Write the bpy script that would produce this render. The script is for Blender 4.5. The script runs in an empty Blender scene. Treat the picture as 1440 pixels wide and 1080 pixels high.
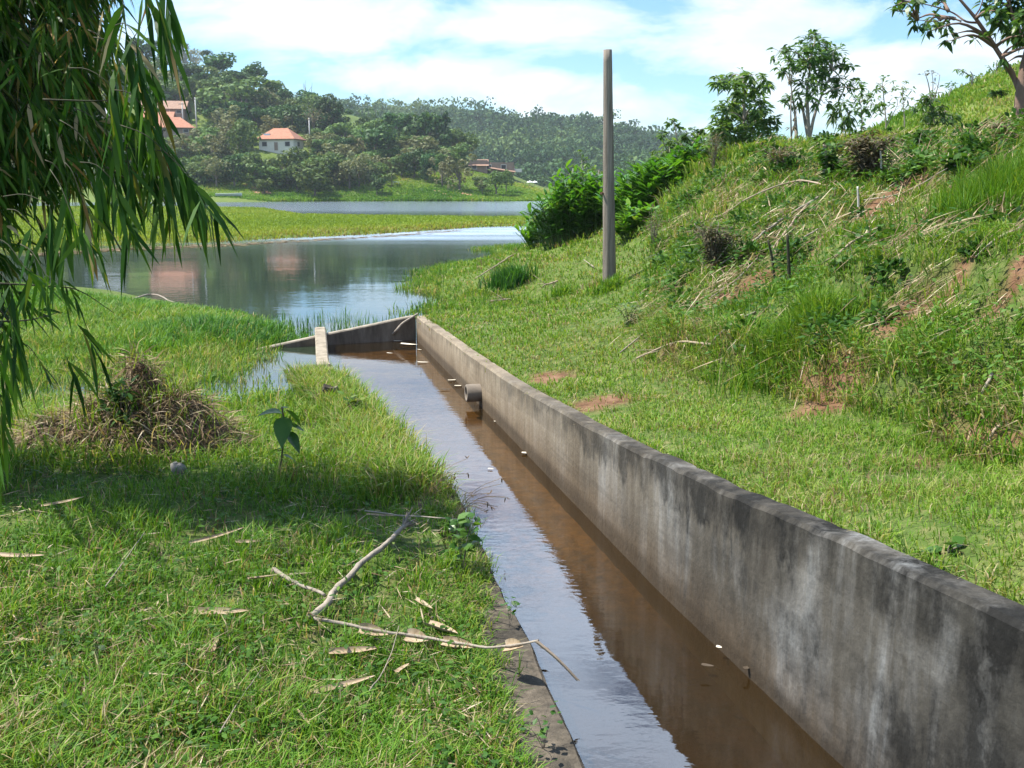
import bpy, math
import numpy as np
from mathutils import Vector, Matrix

SC = bpy.context.scene
COL = SC.collection
rng = np.random.default_rng(11)
PI = math.pi

# ------------------------------------------------------------------ camera
F, HC, VH = 1400.0, 2.4, 268.0            # focal length in photo pixels, eye height over the water, horizon row
TH = math.atan((540 - VH) / F)
CT, ST = math.cos(TH), math.sin(TH)
EYE = np.array([0.0, 0.0, HC])
cam = bpy.data.cameras.new('camera')
camo = bpy.data.objects.new('camera', cam)
COL.objects.link(camo)
camo.location = (0, 0, HC)
camo.rotation_euler = (PI / 2 - TH, 0, 0)
cam.sensor_width = 36.0
cam.lens = 36.0 * F / 1440.0
cam.clip_start, cam.clip_end = 0.05, 6000
SC.camera = camo


def ray(u, v):
    dx, dy = (u - 720) / F, (540 - v) / F
    return np.array([dx, CT + dy * ST, -ST + dy * CT])


def at_z(u, v, z):
    d = ray(u, v)
    return EYE + d * ((z - HC) / d[2])


def at_y(u, v, y):
    d = ray(u, v)
    return EYE + d * (y / d[1])


# ------------------------------------------------------------------ noise
def _hash(ix, iy, iz, seed):
    h = (ix * 374761393 + iy * 668265263 + iz * 2147483647 + seed * 974634777) & 0xFFFFFFFF
    h = ((h ^ (h >> 13)) * 1274126177) & 0xFFFFFFFF
    return ((h ^ (h >> 16)) & 0xFFFFFF) / float(0xFFFFFF)


def vnoise(x, y, seed=0):
    x = np.asarray(x, float); y = np.asarray(y, float)
    ix, iy = np.floor(x).astype(np.int64), np.floor(y).astype(np.int64)
    fx, fy = x - ix, y - iy
    fx, fy = fx * fx * (3 - 2 * fx), fy * fy * (3 - 2 * fy)
    a = _hash(ix, iy, 0, seed); b = _hash(ix + 1, iy, 0, seed)
    c = _hash(ix, iy + 1, 0, seed); d = _hash(ix + 1, iy + 1, 0, seed)
    return (a * (1 - fx) + b * fx) * (1 - fy) + (c * (1 - fx) + d * fx) * fy


def fbm(x, y, seed=0, octv=4):
    s, a, t = 0.0, 0.5, 0.0
    for k in range(octv):
        s = s + a * vnoise(np.asarray(x) * 2 ** k, np.asarray(y) * 2 ** k, seed + k * 17)
        t += a
        a *= 0.5
    return s / t - 0.5


def sstep(a, b, x):
    t = np.clip((x - a) / (b - a), 0, 1)
    return t * t * (3 - 2 * t)


def unit(v):
    return v / np.maximum(np.linalg.norm(v, axis=-1, keepdims=True), 1e-9)


# ------------------------------------------------------------------ mesh building
class MB:
    def __init__(self):
        self.V, self.Q, self.T, self.A, self.n = [], [], [], [], 0

    def add(self, V, quads=None, tris=None, tint=0.5):
        V = np.asarray(V, float).reshape(-1, 3)
        self.V.append(V)
        self.A.append(np.broadcast_to(np.asarray(tint, float), (len(V),)).copy())
        if quads is not None and len(quads):
            self.Q.append(np.asarray(quads, np.int64).reshape(-1, 4) + self.n)
        if tris is not None and len(tris):
            self.T.append(np.asarray(tris, np.int64).reshape(-1, 3) + self.n)
        self.n += len(V)
        return self

    def box(self, c, s, rz=0.0, tint=0.5):
        x, y, z = np.asarray(s) / 2
        v = np.array([[-x, -y, -z], [x, -y, -z], [x, y, -z], [-x, y, -z], [-x, -y, z], [x, -y, z], [x, y, z], [-x, y, z]])
        ca, sa = math.cos(rz), math.sin(rz)
        v = v @ np.array([[ca, sa, 0], [-sa, ca, 0], [0, 0, 1]]) + np.asarray(c)
        return self.add(v, [[3, 2, 1, 0], [4, 5, 6, 7], [0, 1, 5, 4], [1, 2, 6, 5], [2, 3, 7, 6], [3, 0, 4, 7]], tint=tint)

    def tube(self, pts, rad, n=8, tint=0.5, cap=True, jit=0.0):
        pts = np.asarray(pts, float)
        m = len(pts)
        rad = np.broadcast_to(np.asarray(rad, float), (m,))
        tan = unit(np.gradient(pts, axis=0))
        ref = np.array([0, 0, 1.0]) if abs(tan[0][2]) < 0.9 else np.array([1.0, 0, 0])
        s = unit(np.cross(tan, ref)); b = np.cross(s, tan)
        a = np.arange(n) * 2 * PI / n
        r = rad[:, None] * (1 + (rng.uniform(-jit, jit, (m, n)) if jit else 0))
        V = pts[:, None, :] + r[..., None] * (np.cos(a)[None, :, None] * s[:, None, :] + np.sin(a)[None, :, None] * b[:, None, :])
        i = np.arange(m - 1)[:, None] * n; j = np.arange(n)[None, :]; k = (j + 1) % n
        q = np.stack([i + j, i + k, i + n + k, i + n + j], -1).reshape(-1, 4)
        V = V.reshape(-1, 3)
        t = None
        if cap:
            V = np.vstack([V, pts[:1], pts[-1:]])
            jj = np.arange(n); kk = (jj + 1) % n
            t = np.vstack([np.stack([np.full(n, m * n), kk, jj], -1), np.stack([np.full(n, m * n + 1), (m - 1) * n + jj, (m - 1) * n + kk], -1)])
        return self.add(V, q, t, tint)

    def leaves(self, P, D, N, L, W, droop=0.15, tint=0.5, t1=0.3, w2=0.72):
        P = np.atleast_2d(P); n = len(P)
        D = unit(np.broadcast_to(D, (n, 3)).astype(float)); N = np.broadcast_to(N, (n, 3)).astype(float)
        S = unit(np.cross(D, N))
        L = np.broadcast_to(L, (n,)).astype(float)[:, None]; W = np.broadcast_to(W, (n,)).astype(float)[:, None]
        dr = np.broadcast_to(droop, (n,)).astype(float)[:, None] * L
        dn = np.array([0, 0, -1.0])
        a = P + D * L * t1 + dn * dr * t1 * t1; b = P + D * L * 0.66 + dn * dr * 0.43; c = P + D * L + dn * dr
        V = np.stack([P, a - S * W / 2, a + S * W / 2, b - S * W / 2 * w2, b + S * W / 2 * w2, c], 1)
        o = (np.arange(n) * 6)[:, None]
        return self.add(V.reshape(-1, 3), o + np.array([[1, 2, 4, 3]]), np.vstack([o + np.array([[0, 2, 1]]), o + np.array([[3, 4, 5]])]),
                        np.repeat(np.broadcast_to(tint, (n,)), 6))

    def blades(self, P, h, w, az, lean, tint):
        n = len(P)
        D = np.stack([np.cos(az), np.sin(az), np.zeros(n)], 1); S = np.stack([-np.sin(az), np.cos(az), np.zeros(n)], 1)
        tw = rng.uniform(-1, 1, n)[:, None]
        S = unit(S + D * tw)
        h = h[:, None]; w = w[:, None]; lean = lean[:, None]
        up = np.array([0, 0, 1.0])
        m = P + up * h * 0.55 + D * h * lean * 0.32
        t = P + up * h * np.maximum(1 - 0.42 * lean ** 2, 0.05) + D * h * lean
        V = np.stack([P - S * w / 2, P + S * w / 2, m - S * w * 0.42, m + S * w * 0.42, t], 1)
        o = (np.arange(n) * 5)[:, None]
        return self.add(V.reshape(-1, 3), o + np.array([[0, 1, 3, 2]]), o + np.array([[2, 3, 4]]), np.repeat(tint, 5))

    def build(self, name, mat, parent=None, loc=None, smooth=False):
        V = np.vstack(self.V)
        if loc is not None:
            V = V - np.asarray(loc, float)
        me = bpy.data.meshes.new(name)
        Q = np.vstack(self.Q) if self.Q else np.zeros((0, 4), np.int64)
        T = np.vstack(self.T) if self.T else np.zeros((0, 3), np.int64)
        me.vertices.add(len(V)); me.vertices.foreach_set('co', V.astype(np.float32).ravel())
        lp = np.concatenate([Q.ravel(), T.ravel()]).astype(np.int32)
        me.loops.add(len(lp)); me.loops.foreach_set('vertex_index', lp)
        tot = np.concatenate([np.full(len(Q), 4), np.full(len(T), 3)]).astype(np.int32)
        st = np.concatenate([[0], np.cumsum(tot)[:-1]]).astype(np.int32)
        me.polygons.add(len(tot)); me.polygons.foreach_set('loop_start', st)
        at = me.attributes.new('tint', 'FLOAT', 'POINT'); at.data.foreach_set('value', np.concatenate(self.A).astype(np.float32))
        me.polygons.foreach_set('use_smooth', np.full(len(tot), bool(smooth)))
        me.update(calc_edges=True)
        me.validate()
        me.materials.append(mat)
        o = bpy.data.objects.new(name, me)
        COL.objects.link(o)
        if parent is not None:
            o.parent = parent
        elif loc is not None:
            o.location = loc
        return o


def tag(o, label=None, cat=None, group=None, kind=None):
    if label: o['label'] = label
    if cat: o['category'] = cat
    if group: o['group'] = group
    if kind: o['kind'] = kind
    return o


def thing(name, label, cat, loc, group=None, rz=0.0):
    o = bpy.data.objects.new(name, None)
    COL.objects.link(o)
    o.location = loc
    o.rotation_euler = (0, 0, rz)
    o.empty_display_size = 0.2
    return tag(o, label, cat, group)


def dup(root, loc, rz=0.0, scale=(1, 1, 1), label=None, group=None):
    r = root.copy(); COL.objects.link(r)
    r.location = loc; r.rotation_euler = (0, 0, rz); r.scale = scale
    if label: r['label'] = label
    if group: r['group'] = group
    for ch in list(root.children):
        c = ch.copy(); COL.objects.link(c); c.parent = r
        for g in list(ch.children):
            d = g.copy(); COL.objects.link(d); d.parent = c
    return r


def bez(pts, n=12):
    """smooth polyline through points (Catmull-Rom)"""
    p = np.asarray(pts, float)
    p = np.vstack([2 * p[0] - p[1], p, 2 * p[-1] - p[-2]])
    out = []
    m = len(p) - 3
    for i in range(m):
        t = np.linspace(0, 1, max(2, n // m) + 1)[:, None][: None if i == m - 1 else -1]
        a, b, c, d = p[i], p[i + 1], p[i + 2], p[i + 3]
        out.append(0.5 * ((2 * b) + (c - a) * t + (2 * a - 5 * b + 4 * c - d) * t ** 2 + (3 * b - a - 3 * c + d) * t ** 3))
    return np.vstack(out)


# ------------------------------------------------------------------ materials
class NT:
    def __init__(self, tree):
        self.t = tree

    def n(self, typ, props=None, **inp):
        nd = self.t.nodes.new('ShaderNode' + typ)
        for k, v in (props or {}).items():
            setattr(nd, k, v)
        for k, v in inp.items():
            self.set(nd, k, v)
        return nd

    def set(self, nd, k, v):
        key = int(k[1:]) if k[0] == 'i' and k[1:].isdigit() else k.replace('_', ' ')
        s = nd.inputs[key]
        if hasattr(v, 'links') or isinstance(v, bpy.types.NodeSocket):
            self.t.links.new(v, s)
        else:
            if isinstance(v, tuple) and len(v) == 3 and s.type == 'RGBA':
                v = v + (1.0,)
            s.default_value = v

    def ramp(self, fac, stops):
        nd = self.t.nodes.new('ShaderNodeValToRGB')
        cr = nd.color_ramp
        while len(cr.elements) < len(stops):
            cr.elements.new(0.5)
        for e, (p, c) in zip(cr.elements, stops):
            e.position = p
            e.color = (c, c, c, 1) if not isinstance(c, tuple) else c + (1.0,)
        self.t.links.new(fac, nd.inputs[0])
        return nd.outputs[0]

    def noise(self, vec, scale, detail=4.0, rough=0.55, dist=0.0):
        nd = self.n('TexNoise', Scale=scale, Detail=detail, Roughness=rough, Distortion=dist)
        self.t.links.new(vec, nd.inputs['Vector'])
        return nd.outputs['Fac']

    def mapped(self, vec, scale=(1, 1, 1), loc=(0, 0, 0)):
        nd = self.n('Mapping')
        nd.inputs['Scale'].default_value = scale; nd.inputs['Location'].default_value = loc
        self.t.links.new(vec, nd.inputs['Vector'])
        return nd.outputs[0]

    def math(self, op, a, b=0.0, c=0.0, clamp=False):
        nd = self.n('Math', dict(operation=op, use_clamp=clamp), i0=a, i1=b, i2=c)
        return nd.outputs[0]

    def mix(self, fac, a, b, blend='MIX'):
        nd = self.t.nodes.new('ShaderNodeMix')
        nd.data_type = 'RGBA'; nd.blend_type = blend
        for s, v in ((nd.inputs[0], fac), (nd.inputs[6], a), (nd.inputs[7], b)):
            if isinstance(v, bpy.types.NodeSocket): self.t.links.new(v, s)
            else: s.default_value = (v + (1.0,)) if isinstance(v, tuple) else v
        return nd.outputs[2]


def new_mat(name):
    m = bpy.data.materials.new(name)
    m.use_nodes = True
    m.node_tree.nodes.clear()
    nt = NT(m.node_tree)
    out = nt.n('OutputMaterial')
    return m, nt, out


def surface(name, build, rough=0.85, bump=None, spec=0.3):
    m, nt, out = new_mat(name)
    pos = nt.n('NewGeometry').outputs['Position']
    obj = nt.n('TexCoord').outputs['Object']
    col = build(nt, pos, obj)
    b = nt.n('BsdfPrincipled', Roughness=rough)
    b.inputs['Specular IOR Level'].default_value = spec
    nt.set(b, 'Base Color', col)
    if bump:
        sc, st, dist = bump
        h = nt.noise(obj, sc, 6.0, 0.6)
        nt.set(b, 'Normal', nt.n('Bump', Strength=st, Distance=dist, Height=h).outputs[0])
    nt.t.links.new(b.outputs[0], out.inputs[0])
    return m


def foliage(name, stops, transl=0.35, rough=0.45, vary=0.25, spec=0.25, obvar=0.3):
    m, nt, out = new_mat(name)
    tint = nt.n('Attribute', dict(attribute_name='tint')).outputs['Fac']
    rnd = nt.n('ObjectInfo').outputs['Random']
    pos = nt.n('NewGeometry').outputs['Position']
    nz = nt.noise(pos, 1.7, 2.0)
    col = nt.ramp(tint, stops)
    v = nt.math('MULTIPLY_ADD', nz, vary * 2, 1.0 - vary)
    v = nt.math('MULTIPLY', v, nt.math('MULTIPLY_ADD', rnd, obvar, 1.0 - obvar / 2))
    hs = nt.n('HueSaturation', Color=col)
    nt.set(hs, 'Value', v)
    nt.set(hs, 'Hue', nt.math('MULTIPLY_ADD', rnd, 0.03 * min(1, obvar * 3), 0.5 - 0.015 * min(1, obvar * 3)))
    b = nt.n('BsdfPrincipled', Roughness=rough)
    b.inputs['Specular IOR Level'].default_value = spec
    nt.set(b, 'Base Color', hs.outputs[0])
    if transl > 0:
        tr = nt.n('BsdfTranslucent')
        nt.set(tr, 'Color', nt.mix(1.0, hs.outputs[0], (1.25, 1.15, 0.55), 'MULTIPLY'))
        mx = nt.n('MixShader', i0=transl)
        nt.t.links.new(b.outputs[0], mx.inputs[1]); nt.t.links.new(tr.outputs[0], mx.inputs[2])
        nt.t.links.new(mx.outputs[0], out.inputs[0])
    else:
        nt.t.links.new(b.outputs[0], out.inputs[0])
    return m


def plain(name, col, rough=0.7, var=0.3, scale=6.0, bump=None):
    return surface(name, lambda nt, pos, obj: nt.mix(nt.noise(obj, scale, 5.0), tuple(c * (1 - var) for c in col), tuple(min(1, c * (1 + var)) for c in col)), rough, bump)
# ------------------------------------------------------------------ terrain
def W(y):                                   # water face of the long canal wall (straight in plan)
    return 1.04 - 0.236 * (np.asarray(y, float) - 5.09)


def WT(y):                                  # its top, falling towards the lake
    return np.interp(y, [-6, 2.85, 3.8, 4.9, 6.1, 7.4, 9, 10.1, 12.1, 13.4, 15, 16.3], [1.6, 1.094, 1.01, .897, .781, .681, .585, .535, .485, .46, .424, .40])


KP = np.array([(-6, 2.6), (-4, 2.0), (3.75, .25), (5.5, -.04), (7.45, -.46), (10, -1.3), (13, -2.42), (16.2, -3.06)])


def K(y):                                   # water edge of the left kerb
    return np.interp(y, KP[:, 0], KP[:, 1])


def KT(y):
    return np.interp(y, [-6, 5, 11, 13, 16.2], [.14, .12, .12, .16, .25])


class RBF:
    def __init__(self, pts, sc, smooth=1e-4):
        self.p = pts[:, :2] / sc; self.sc = sc
        n = len(pts)
        A = self.phi(self.p, self.p) + np.eye(n) * smooth
        B = np.hstack([np.ones((n, 1)), self.p])
        M = np.block([[A, B], [B.T, np.zeros((3, 3))]])
        self.w = np.linalg.lstsq(M, np.concatenate([pts[:, 2], np.zeros(3)]), rcond=None)[0]

    @staticmethod
    def phi(a, b):
        d2 = ((a[:, None, :] - b[None, :, :]) ** 2).sum(-1)
        return 0.5 * d2 * np.log(d2 + 1e-9)

    def __call__(self, x, y):
        q = np.stack([np.ravel(x), np.ravel(y)], 1) / self.sc
        o = np.empty(len(q))
        for i in range(0, len(q), 20000):
            s = q[i:i + 20000]
            o[i:i + 20000] = self.phi(s, self.p) @ self.w[:-3] + self.w[-3] + s @ self.w[-2:]
        return o.reshape(np.shape(x))


uvy = lambda L: [tuple(at_y(*p)) for p in L]
uvz = lambda L: [tuple(at_z(*p)) for p in L]

near_pts = uvy([(1440, 650, 5.3), (1440, 560, 5.9), (1440, 450, 6.8), (1440, 330, 8.2), (1440, 200, 11),
                (1300, 620, 5.8), (1300, 480, 7.3), (1300, 350, 9), (1300, 240, 12),
                (1150, 575, 7.2), (1150, 500, 8.2), (1150, 430, 9.3), (1150, 350, 11), (1150, 270, 14.5), (1150, 228, 18),
                (1000, 540, 8.6), (1000, 450, 10.5), (1000, 350, 14), (1000, 270, 19), (1000, 234, 24),
                (900, 505, 10.3), (900, 420, 14.5), (900, 350, 19), (900, 310, 24),
                (857, 402, 19.2), (1440, 140, 38), (1440, 90, 52), (1330, 145, 50), (1230, 188, 48), (1300, 212, 26), (1200, 216, 42), (1100, 226, 22),
                (780, 372, 23), (820, 345, 25)])
near_pts += uvz([(590, 440, 0), (592, 410, 0), (610, 380, 0), (690, 350, 0), (745, 335, 0), (770, 318, 0),
                 (30, 398, .02), (150, 408, .02), (250, 426, .02), (340, 440, .02), (385, 470, .02)])
near_pts += [(W(y) + .16, y, WT(y) - .05) for y in (-4, 0, 2, 3, 4, 5.5, 7, 9, 11, 13, 15, 16.1)]
near_pts += [(K(y) - .2, y, .12) for y in (-4, 0, 3, 5, 7, 9)] + [(K(11) - .2, 11, .05), (K(12.4) - .25, 12.4, -.03), (K(14.2) - .3, 14.2, -.08)] + [(-3.4, 15.5, -.05)]
near_pts += [(-1, 3, .22), (-3, 3, .36), (0, 1, .25), (-1.2, 6, .2), (-3, 6, .3), (-5, 6, .4), (-8, 5, .5), (-1.9, 8.5, .15), (-4, 8.5, .2), (-7, 8.5, .25), (-2.6, 11, .03),
             (-4, 11, .02), (-5.6, 11, -.03), (-9, 11, .03), (-3.6, 13.6, -.04), (-4.6, 14.5, .05), (-7, 14, .02), (-12, 15, .06), (-4.7, 17, .06), (-8, 18.5, .08), (-14, 8, .4), (-20, 15, .3), (-18, 24, .05),
             (-5, -4, .7), (-15, -5, 1.0), (0, -3, .6), (6, 0, 2.6), (5, -4, 3.0), (14, 0, 4.0), (16, 12, 4.2), (9, 16, 3.1), (28, 20, 6), (35, 45, 10), (30, 65, 8.5), (22, 62, 6), (15, 60, 2.5), (10, 50, 1), (8, 38, 2), (8, 32, 2.4), (4, 35, 1.0), (2.5, 42, .25), (2.4, 52, .05), (8, 70, .3),
             (-2.6, 18, -.4), (-3.5, 22, -.6), (-6, 27, -.7), (-12, 34, -.8), (-4, 35, -.8), (-25, 45, -.8), (-5, 60, -.9), (-40, 60, -.8), (-40, 30, -.2), (-1, 50, -.7)]
NEAR = RBF(np.array([tuple(map(float, p)) for p in near_pts]), 10.0, 2e-4)

far_pts = uvy([(-350, 262, 225), (-350, 200, 260), (-350, 110, 310), (-350, 70, 345), (-350, 80, 430),
               (0, 280, 213), (0, 270, 225), (0, 225, 255), (0, 160, 290), (0, 95, 330), (0, 105, 420),
               (240, 281, 218), (240, 271, 230), (240, 237, 252), (240, 187, 288), (240, 130, 318), (240, 104, 345), (240, 115, 430),
               (330, 274, 226), (330, 240, 250), (330, 190, 285), (330, 130, 330),
               (400, 281, 228), (400, 266, 240), (400, 214, 275), (400, 178, 310), (400, 158, 335), (400, 170, 430),
               (480, 272, 240), (480, 225, 275), (480, 178, 330),
               (560, 282, 232), (560, 262, 245), (560, 243, 262), (560, 207, 290), (560, 190, 325), (560, 195, 420),
               (680, 282, 232), (680, 270, 245), (680, 249, 266), (680, 234, 285), (680, 230, 320), (680, 245, 400),
               (770, 280, 240), (770, 272, 262), (770, 268, 290), (790, 277, 340),
               (560, 184, 690), (560, 240, 480), (620, 168, 710), (620, 212, 580), (620, 262, 440), (700, 178, 695), (700, 220, 565), (700, 262, 445),
               (800, 184, 685), (800, 226, 550), (800, 266, 435), (930, 212, 665), (930, 238, 545), (930, 266, 435), (1100, 228, 645), (1100, 266, 435), (1500, 228, 625), (1500, 264, 435),
               (400, 150, 640), (0, 100, 640), (620, 186, 900), (930, 220, 900), (1500, 230, 900)])
far_pts += [(x, y, -1.2) for x, y in [(-120, 190), (-120, 120), (-60, 190), (-60, 100), (0, 190), (0, 100), (40, 150), (60, 220), (100, 120), (60, 300), (40, 360), (120, 380), (150, 250), (250, 350), (-200, 120), (200, 100), (0, 70), (-60, 60)]]
far_pts += [(x, y, z) for x, y, z in [(-900, 1500, 60), (0, 1500, 40), (900, 1500, 40), (-500, 500, 60), (700, 600, 25), (-300, 100, -1), (300, 60, 5)]]
FAR = RBF(np.array([tuple(map(float, p)) for p in far_pts]), 120.0, 1e-4)


def island(x, y):
    """mask of the low grass island out in the lake"""
    s = x / np.maximum(y, 1.0)
    u = 720 + s * F
    n1 = fbm(x * .06, y * .06, 5) * 5
    near = np.interp(u, [-400, 60, 180, 300, 420, 560, 680, 800, 900], [36, 38, 42, 44.5, 49, 55, 64, 67, 72]) + n1 * .5
    farr = np.interp(u, [-400, 250, 370, 420, 560, 690, 800, 900], [150, 150, 140, 104, 97, 93, 95, 95]) + n1 * .6
    m = sstep(0, 5, y - near) * sstep(0, 8, farr - y) * sstep(-1, 8, 9.0 - (x - .03 * y) - n1 * .3)
    return m


def toe(y):
    return np.interp(y, [-5, 3, 5.3, 6.5, 7.5, 8.8, 10.3, 14, 19, 25], [2.9, 2.9, 2.78, 2.45, 2.2, 1.68, 1.38, 1.7, 2.6, 3.4])


def blob(x, y, cx, cy, rx, ry, rot=0.0):
    c, s = math.cos(rot), math.sin(rot)
    dx, dy = x - cx, y - cy
    return np.exp(-(((dx * c + dy * s) / rx) ** 2 + ((-dx * s + dy * c) / ry) ** 2))


def height(x, y):
    x = np.asarray(x, float); y = np.asarray(y, float)
    zn = NEAR(x, np.clip(y, -8, 75))
    wr = sstep(10, 30, x - .05 * y)
    wf = sstep(62, 100, y) * (1 - wr) + sstep(75, 180, y) * wr
    z = np.clip(zn, -1.0, 60) * (1 - wf)
    if np.any(wf > 0):
        z = z + wf * np.maximum(FAR(x, np.clip(y, 50, 1600)), -1.3)
    isl = island(x, y)
    z = np.maximum(z, -0.6 + 0.75 * isl)
    bank = sstep(.15, 1.2, x - toe(y)) * sstep(40, 25, y)
    left = sstep(0, .6, K(y) - .3 - x) * sstep(16, 9, y)
    z = z + bank * (fbm(x * .9, y * .9, 3) * .55 + fbm(x * 3, y * 3, 31) * .26) + left * (fbm(x * 1.3, y * 1.3, 9) * .16)
    ed = x - toe(y) - fbm(x * .8 + 3, y * .8, 41) * .7        # the little cut at the foot of the bank
    z = z + (sstep(-.02, .12, ed) - sstep(.1, 2.2, ed)) * (.22 + .5 * np.clip(fbm(x * 4, y * 4, 57), -.2, .2)) * sstep(12, 9.5, y)
    e2 = x - toe(y) - .95 - fbm(x * .7, y * .7, 51) * .5      # second little cut higher up
    z = z + (sstep(0, .15, e2) - sstep(.15, 1.6, e2)) * .22 * sstep(9.6, 8.2, y) * sstep(5.0, 6.2, y)
    z = z + sstep(30, 45, y) * sstep(8, 16, x) * fbm(x * .25, y * .25, 8) * .9
    return z


def hit(u, v, y0=2.0, y1=900.0, n=900):
    """first point where the ray through a photo pixel meets the ground"""
    d = ray(u, v); d = d / d[1]
    t = np.geomspace(y0, y1, n)
    P = EYE + d * t[:, None]
    g = height(P[:, 0], P[:, 1]) - P[:, 2]
    k = np.argmax(g > 0)
    if g[k] <= 0:
        return P[-1]
    a, b = t[max(k - 1, 0)], t[k]
    f0, f1 = g[max(k - 1, 0)], g[k]
    tt = a + (b - a) * (-f0 / (f1 - f0 + 1e-9)) if f1 != f0 else b
    p = EYE + d * tt
    return np.array([p[0], p[1], float(height(p[0:1], p[1:2])[0])])


# bare earth, as soft patches of their own (world positions found from the photograph)
EARTH = [(1185, 535, .55, .3), (1130, 375, .8, .22), (1290, 320, .45, .14), (1345, 398, .28, .12), (1395, 322, .18, .12), (1430, 395, .16, .10), (760, 535, .45, .45), (835, 568, .35, .3),
         (1060, 400, .7, .25), (1250, 280, .9, .4), (1330, 640, .5, .12), (1050, 500, .35, .25), (1380, 460, .3, .14), (1240, 455, .5, .25), (950, 480, .5, .2), (1345, 600, .4, .2)]
EB = [(hit(u, v), rx, ry) for u, v, rx, ry in EARTH]


def earth(x, y):
    m = np.zeros(np.shape(x))
    for p, rx, ry in EB:
        m = np.maximum(m, blob(x, y, p[0], p[1], rx, ry, .5))
    n = fbm(x * 1.6, y * 1.6, 77, 5)
    m = m * (1 + 1.8 * n)
    bank = sstep(.2, .8, x - toe(y)) * sstep(26, 18, y)
    m = np.maximum(m, bank * sstep(.22, .36, fbm(x * 1.3 + 9, y * 1.3, 88, 5)) * .5)
    ed = x - toe(y) - fbm(x * .8 + 3, y * .8, 41) * .7
    m = np.maximum(m, sstep(-.06, 0, ed) * sstep(.15, .08, ed) * sstep(11, 9, y) * .95 * sstep(.0, .2, fbm(x * .9, y * .9, 55) + .3 * fbm(x * 5, y * 5, 56)))
    lf = sstep(.3, .8, K(y) - x) * sstep(9, 5, y)
    m = np.maximum(m, lf * sstep(.12, .3, fbm(x * 1.1, y * 1.1, 99, 5)) * .55)
    return np.clip(sstep(.25, .8, m + .5 * fbm(x * 6, y * 6, 78, 3)), 0, 1)


def grid_mesh(mb, X, Y, Z, tint):
    n, m = X.shape
    i = (np.arange(n - 1)[:, None] * m); j = np.arange(m - 1)[None, :]
    q = np.stack([i + j, i + j + 1, i + m + j + 1, i + m + j], -1).reshape(-1, 4)
    mb.add(np.stack([X, Y, Z], -1).reshape(-1, 3), q, tint=tint.ravel())


ys = [-6.0]
while ys[-1] < 1150:
    ys.append(ys[-1] + max(.07, .011 * (ys[-1] + 3)) if ys[-1] > 0 else ys[-1] + .25)
ys = np.array(ys)
ys[np.argmin(abs(ys - 16.2))] = 16.2
NL, NR = 230, 250
tl = np.linspace(0, 1, NL) ** 1.5
tr = np.linspace(0, 1, NR) ** 1.5
ke = np.where(ys < 16.2, K(ys) - np.interp(ys, [13.6, 14.4], [.29, .13]), -3.18 - .05 * (ys - 16.2)); we = np.where(ys < 16.2, W(ys) + .07, -1.51 - .02 * (ys - 16.2))
DL = 14 + (ys + 6) * .95; DR = 12 + (ys + 6) * .95
XL = ke[:, None] - DL[:, None] * tl[None, ::-1]; XR = we[:, None] + DR[:, None] * tr[None, :]
YL = np.repeat(ys[:, None], NL, 1); YR = np.repeat(ys[:, None], NR, 1)
g = MB()
for X, Y in ((XL, YL), (XR, YR)):
    Z = height(X, Y)
    grid_mesh(g, X, Y, Z, earth(X, Y))
k0 = np.argmin(abs(ys - 16.2))
XC = ke[:, None] + (we - ke)[:, None] * np.linspace(0, 1, 13)[None, :]; YC = np.repeat(ys[:, None], 13, 1)
ZC = np.where(YC < 16.21, -.13 - .06 * sstep(6, 4, YC) + .05 * fbm(XC * 3, YC * 3, 4), np.minimum(height(XC, YC), np.where(YC < 24, -.35, 500)))
grid_mesh(g, XC, YC, ZC, np.where(YC < 16.21, -.5, 0.0) + 0 * XC)


def ground_col(nt, pos, obj):
    e = nt.n('Attribute', dict(attribute_name='tint')).outputs['Fac']
    n1 = nt.noise(pos, 1.4, 8.0, .65); n2 = nt.noise(pos, 9.0, 6.0, .7); n3 = nt.noise(pos, .03, 5.0, .6)
    thatch = nt.ramp(n2, [(.3, (.03, .05, .012)), (.5, (.065, .10, .022)), (.68, (.15, .14, .06))])
    lush = nt.ramp(nt.math('MULTIPLY_ADD', n1, .6, nt.math('MULTIPLY', n3, .4)), [(.32, (.05, .075, .016)), (.5, (.085, .125, .025)), (.66, (.13, .155, .04))])
    yy = nt.n('SeparateXYZ', Vector=pos).outputs[1]
    far = nt.math('MULTIPLY_ADD', yy, 1 / 14.0, -1.2, clamp=True)
    g = nt.mix(far, thatch, lush)
    soil = nt.ramp(nt.noise(pos, 5.0, 8.0, .7), [(.3, (.06, .032, .018)), (.5, (.135, .074, .042)), (.72, (.22, .14, .085))])
    col = nt.mix(nt.math('MULTIPLY', e, 1.0, clamp=True), g, soil)
    mud = nt.ramp(nt.noise(pos, 2.2, 7.0, .65), [(.3, (.028, .014, .006)), (.5, (.065, .036, .014)), (.7, (.11, .068, .032))])
    mud = nt.mix(nt.math('MULTIPLY_ADD', yy, .55, -2.9, clamp=True), (.022, .0115, .004), nt.mix(.5, mud, (.30, .20, .085)))
    mud = nt.mix(.55, mud, nt.ramp(nt.noise(pos, 7.0, 6.0, .7), [(.35, .12), (.65, .75)]), 'OVERLAY')
    return nt.mix(nt.math('MULTIPLY', e, -2.0, clamp=True), col, mud)


GROUND_M = surface('ground', ground_col, .95, (14.0, .7, .05), .1)
ground = tag(g.build('ground', GROUND_M, smooth=True), kind='structure')


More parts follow.
